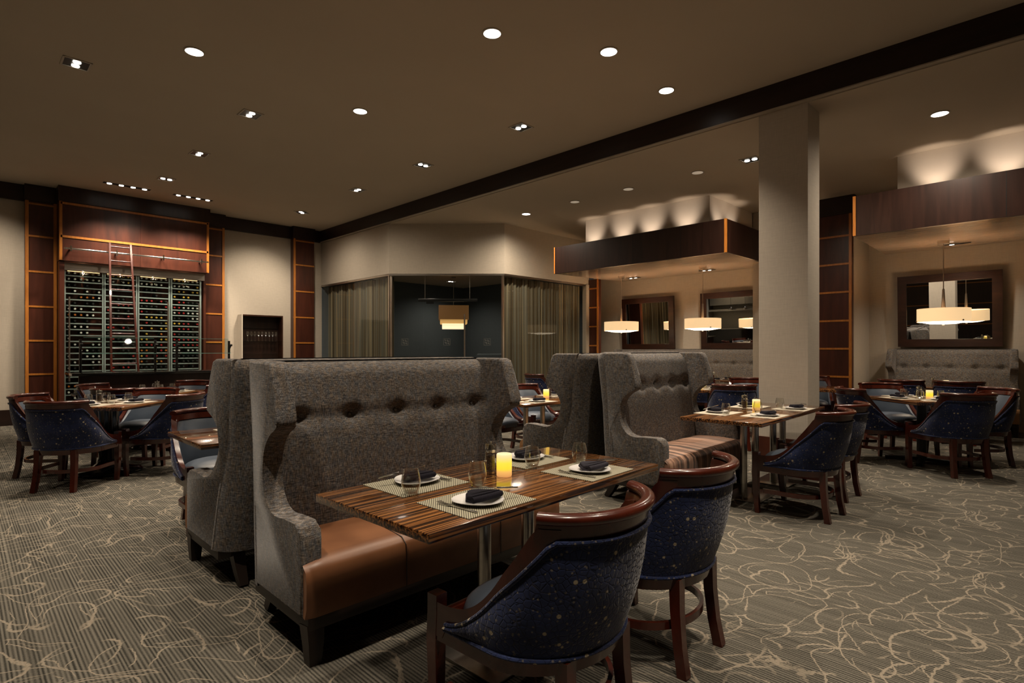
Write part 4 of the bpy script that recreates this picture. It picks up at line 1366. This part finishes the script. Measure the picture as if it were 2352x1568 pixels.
# front table
setting(1.405, 1.598, R(1.5), 'before the nearest chair', glass=(0.16, 0.172))
setting(2.135, 1.630, R(2.5), 'before the second chair at the front table', glass=(0.12, 0.135), grey=True)
setting(1.405, 1.990, R(181), 'on the booth side of the front table, near end', glass=(0.128, 0.135), napa=180)
setting(2.115, 2.010, R(183), 'on the booth side of the front table, far end', glass=(0.125, 0.14), napa=180)
place(candle, (1.778, 1.835, ZT), 0, 'lit pillar candle on the front table', 'candle', 'lit pillar candles')
place(mill, (1.768, 1.915, ZT), 0, 'clear pepper mill on the front table', 'pepper mill', 'clear pepper mills')
# pillar table
setting(4.99, 1.885, R(2), 'at the pillar table, first chair', False, (0.20, 0.13))
setting(5.76, 1.905, R(2), 'at the pillar table, second chair', False, (-0.02, 0.12))
setting(4.92, 2.27, R(180), 'at the pillar table, striped booth end', False, (0.09, 0.11))
setting(5.66, 2.29, R(182), 'at the pillar table, deepest corner', False, (0.13, 0.12))
place(candle, (5.40, 2.12, ZT), 0, 'lit pillar candle on the pillar table', 'candle', 'lit pillar candles')
place(mill, (5.36, 2.215, ZT), 0, 'clear pepper mill on the pillar table', 'pepper mill', 'clear pepper mills')
# table behind the left booth
setting(1.50, 4.22, R(182), 'on the table behind the left booth', False, (0.16, 0.20))
# curtain side table
setting(4.55, 4.18, R(0), 'on the curtain side table, near edge', False, what='mpnf')
setting(4.62, 4.60, R(180), 'on the curtain side table, first far chair', False, what='mpnf')
setting(5.35, 4.60, R(180), 'on the curtain side table, second far chair', False, what='mpnf')
place(candle, (4.98, 4.42, ZT), 0, 'lit pillar candle on the curtain side table', 'candle', 'lit pillar candles')
place(mill, (5.06, 4.44, ZT), 0, 'clear pepper mill on the curtain side table', 'pepper mill', 'clear pepper mills')
def four(key, name, what='mpng', ang0=0, skip=(), rad=0.26):
    x, y, a = T[key]
    for k, side in enumerate(('camera right side', 'far right side', 'far left side', 'camera left side')):
        if k in skip: continue
        aa = a + PI / 2 * k
        v = Matrix.Rotation(aa, 3, 'Z') @ Vector((0, -rad, 0))
        setting(x + v.x, y + v.y, aa, 'on the %s, %s' % (name, side), False, (0.12, 0.13), what)
four('L1', 'left pedestal table')
place(mill, (1.09, 7.40, ZT), 0, 'clear pepper mill on the left pedestal table', 'pepper mill', 'clear pepper mills')
four('L2', 'buffet side table')
place(mill, (1.96, 8.90, ZT), 0, 'clear pepper mill on the buffet side table', 'pepper mill', 'clear pepper mills')
four('RT', 'right square table')
place(candle, (8.06, 1.17, ZT), 0, 'lit pillar candle on the right square table', 'candle', 'lit pillar candles')
place(mill, (8.06, 1.27, ZT), 0, 'clear pepper mill on the right square table', 'pepper mill', 'clear pepper mills')
four('TA', 'middle alcove square table')
place(candle, (7.78, 3.86, ZT), 0, 'lit pillar candle beside the second booth wing', 'candle', 'lit pillar candles')
place(mill, (7.90, 3.88, ZT), 0, 'clear pepper mill beside the second booth wing', 'pepper mill', 'clear pepper mills')
setting(10.62, 1.80, -PI / 2, 'on the right bench table, mirror left end', False, what='pg')
setting(10.62, 1.05, -PI / 2, 'on the right bench table, mirror right end', False, what='pg')
place(candle, (10.80, 1.36, ZT), 0, 'lit pillar candle on the right bench table', 'candle', 'lit pillar candles')
place(mill, (10.80, 1.52, ZT), 0, 'clear pepper mill on the right bench table', 'pepper mill', 'clear pepper mills')
setting(10.2, 4.72, -PI / 2, 'on the middle bench table, pillar end', False, what='png')
setting(10.5, 4.68, PI / 2, 'on the middle bench table, wall side', False, what='png')
place(candle, (10.4, 5.02, ZT), 0, 'lit pillar candle on the middle bench table', 'candle', 'lit pillar candles')
place(mill, (10.4, 4.90, ZT), 0, 'clear pepper mill on the middle bench table', 'pepper mill', 'clear pepper mills')
for p in (plate, napkin, napkin2, glass_, candle, mill, fork, knife, matp, matq):
    assert p.name in USED

# ------------------------------------------------------------------ open kitchen seen in the mirror
r = empty('kitchen_counter', (-3.6, 11.2, 0))
MB().box(-0.38, 0.3, -2.2, 1.8, 0, 1.0).build('body', M['blackgloss'], r)
MB().box(-0.39, 0.36, -2.2, 1.8, 1.0, 1.05).build('countertop', M['steel'], r)
tag(r, 'black open kitchen counter with steel top reflected in the mirror', 'counter')
r = empty('steel_hood', (-3.7, 11.2, 1.9))
MB().box(-0.28, 0.25, -2.2, 1.8, 0.3, 1.6, bev=0.02).build('hood_body', M['steel'], r)
MB().box(-0.28, 0.30, -2.2, 1.8, 0.0, 0.10).build('pass_shelf', M['steel'], r)
tag(r, 'steel kitchen hood reflected in the mirror', 'hood')
def hl():
    r = empty('heat_lamp')
    MB().lathe([(0.0, 0.06), (0.03, 0.05), (0.09, -0.04), (0.10, -0.10), (0.095, -0.10), (0.0, -0.02)], 20).build('shade', M['chrome'], r)
    MB().cyl((0, 0, 0.05), (0, 0, 0.9), 0.006, n=8).build('cord', M['black'], r)
    return r
h = hl()
for k in range(3):
    place(h, (-3.2, 10.4 + 0.7 * k, 2.05), 0, 'chrome heat lamp of the open kitchen, %s of three' % ORD[k], 'heat lamp', 'kitchen heat lamps')
for x, y, tx in ((5.0, 11.3, 4.75), (0.1, 11.2, 0.2), (-1.5, 11.2, -1.5)):
    spot('added_wall_spot', (x, y, ZC - 0.04), 230, 75, 1.0, (tx, YW, 1.9))  # spots added without fixtures to brighten the wine wall
spot('kitchen_light', (-2.6, 11.2, ZC - 0.05), 120, 110, 0.8, (-3.6, 11.2, 1.2), (1, 0.95, 0.88))

# ------------------------------------------------------------------ camera, world, view
cam = bpy.data.cameras.new('camera')
co = bpy.data.objects.new('camera', cam)
COL.objects.link(co)
cam.sensor_width = 36.0
cam.lens = 36.0 * 1280.0 / 2352.0
cam.shift_y = (802 - 784) / 2352.0
cam.clip_start = 0.05
cam.clip_end = 100
co.location = (0, 0, H)
co.rotation_euler = (R(90), 0, R(45.1 - 90))
sc.camera = co
w = bpy.data.worlds.new('world')
w.use_nodes = True
w.node_tree.nodes['Background'].inputs['Color'].default_value = (1.0, 0.85, 0.68, 1)
w.node_tree.nodes['Background'].inputs['Strength'].default_value = 0.02
sc.world = w
vs_ = sc.view_settings
vs_.view_transform = 'Standard'
vs_.look = 'None'
vs_.gamma = 1.0
vs_.use_curve_mapping = False
vs_.exposure = 0.15
cy = sc.cycles
cy.max_bounces = 8
cy.diffuse_bounces = 4
cy.glossy_bounces = 4
cy.transmission_bounces = 6
cy.transparent_max_bounces = 24
cy.caustics_reflective = False
cy.caustics_refractive = False
cy.sample_clamp_indirect = 4.0
cy.use_denoising = True
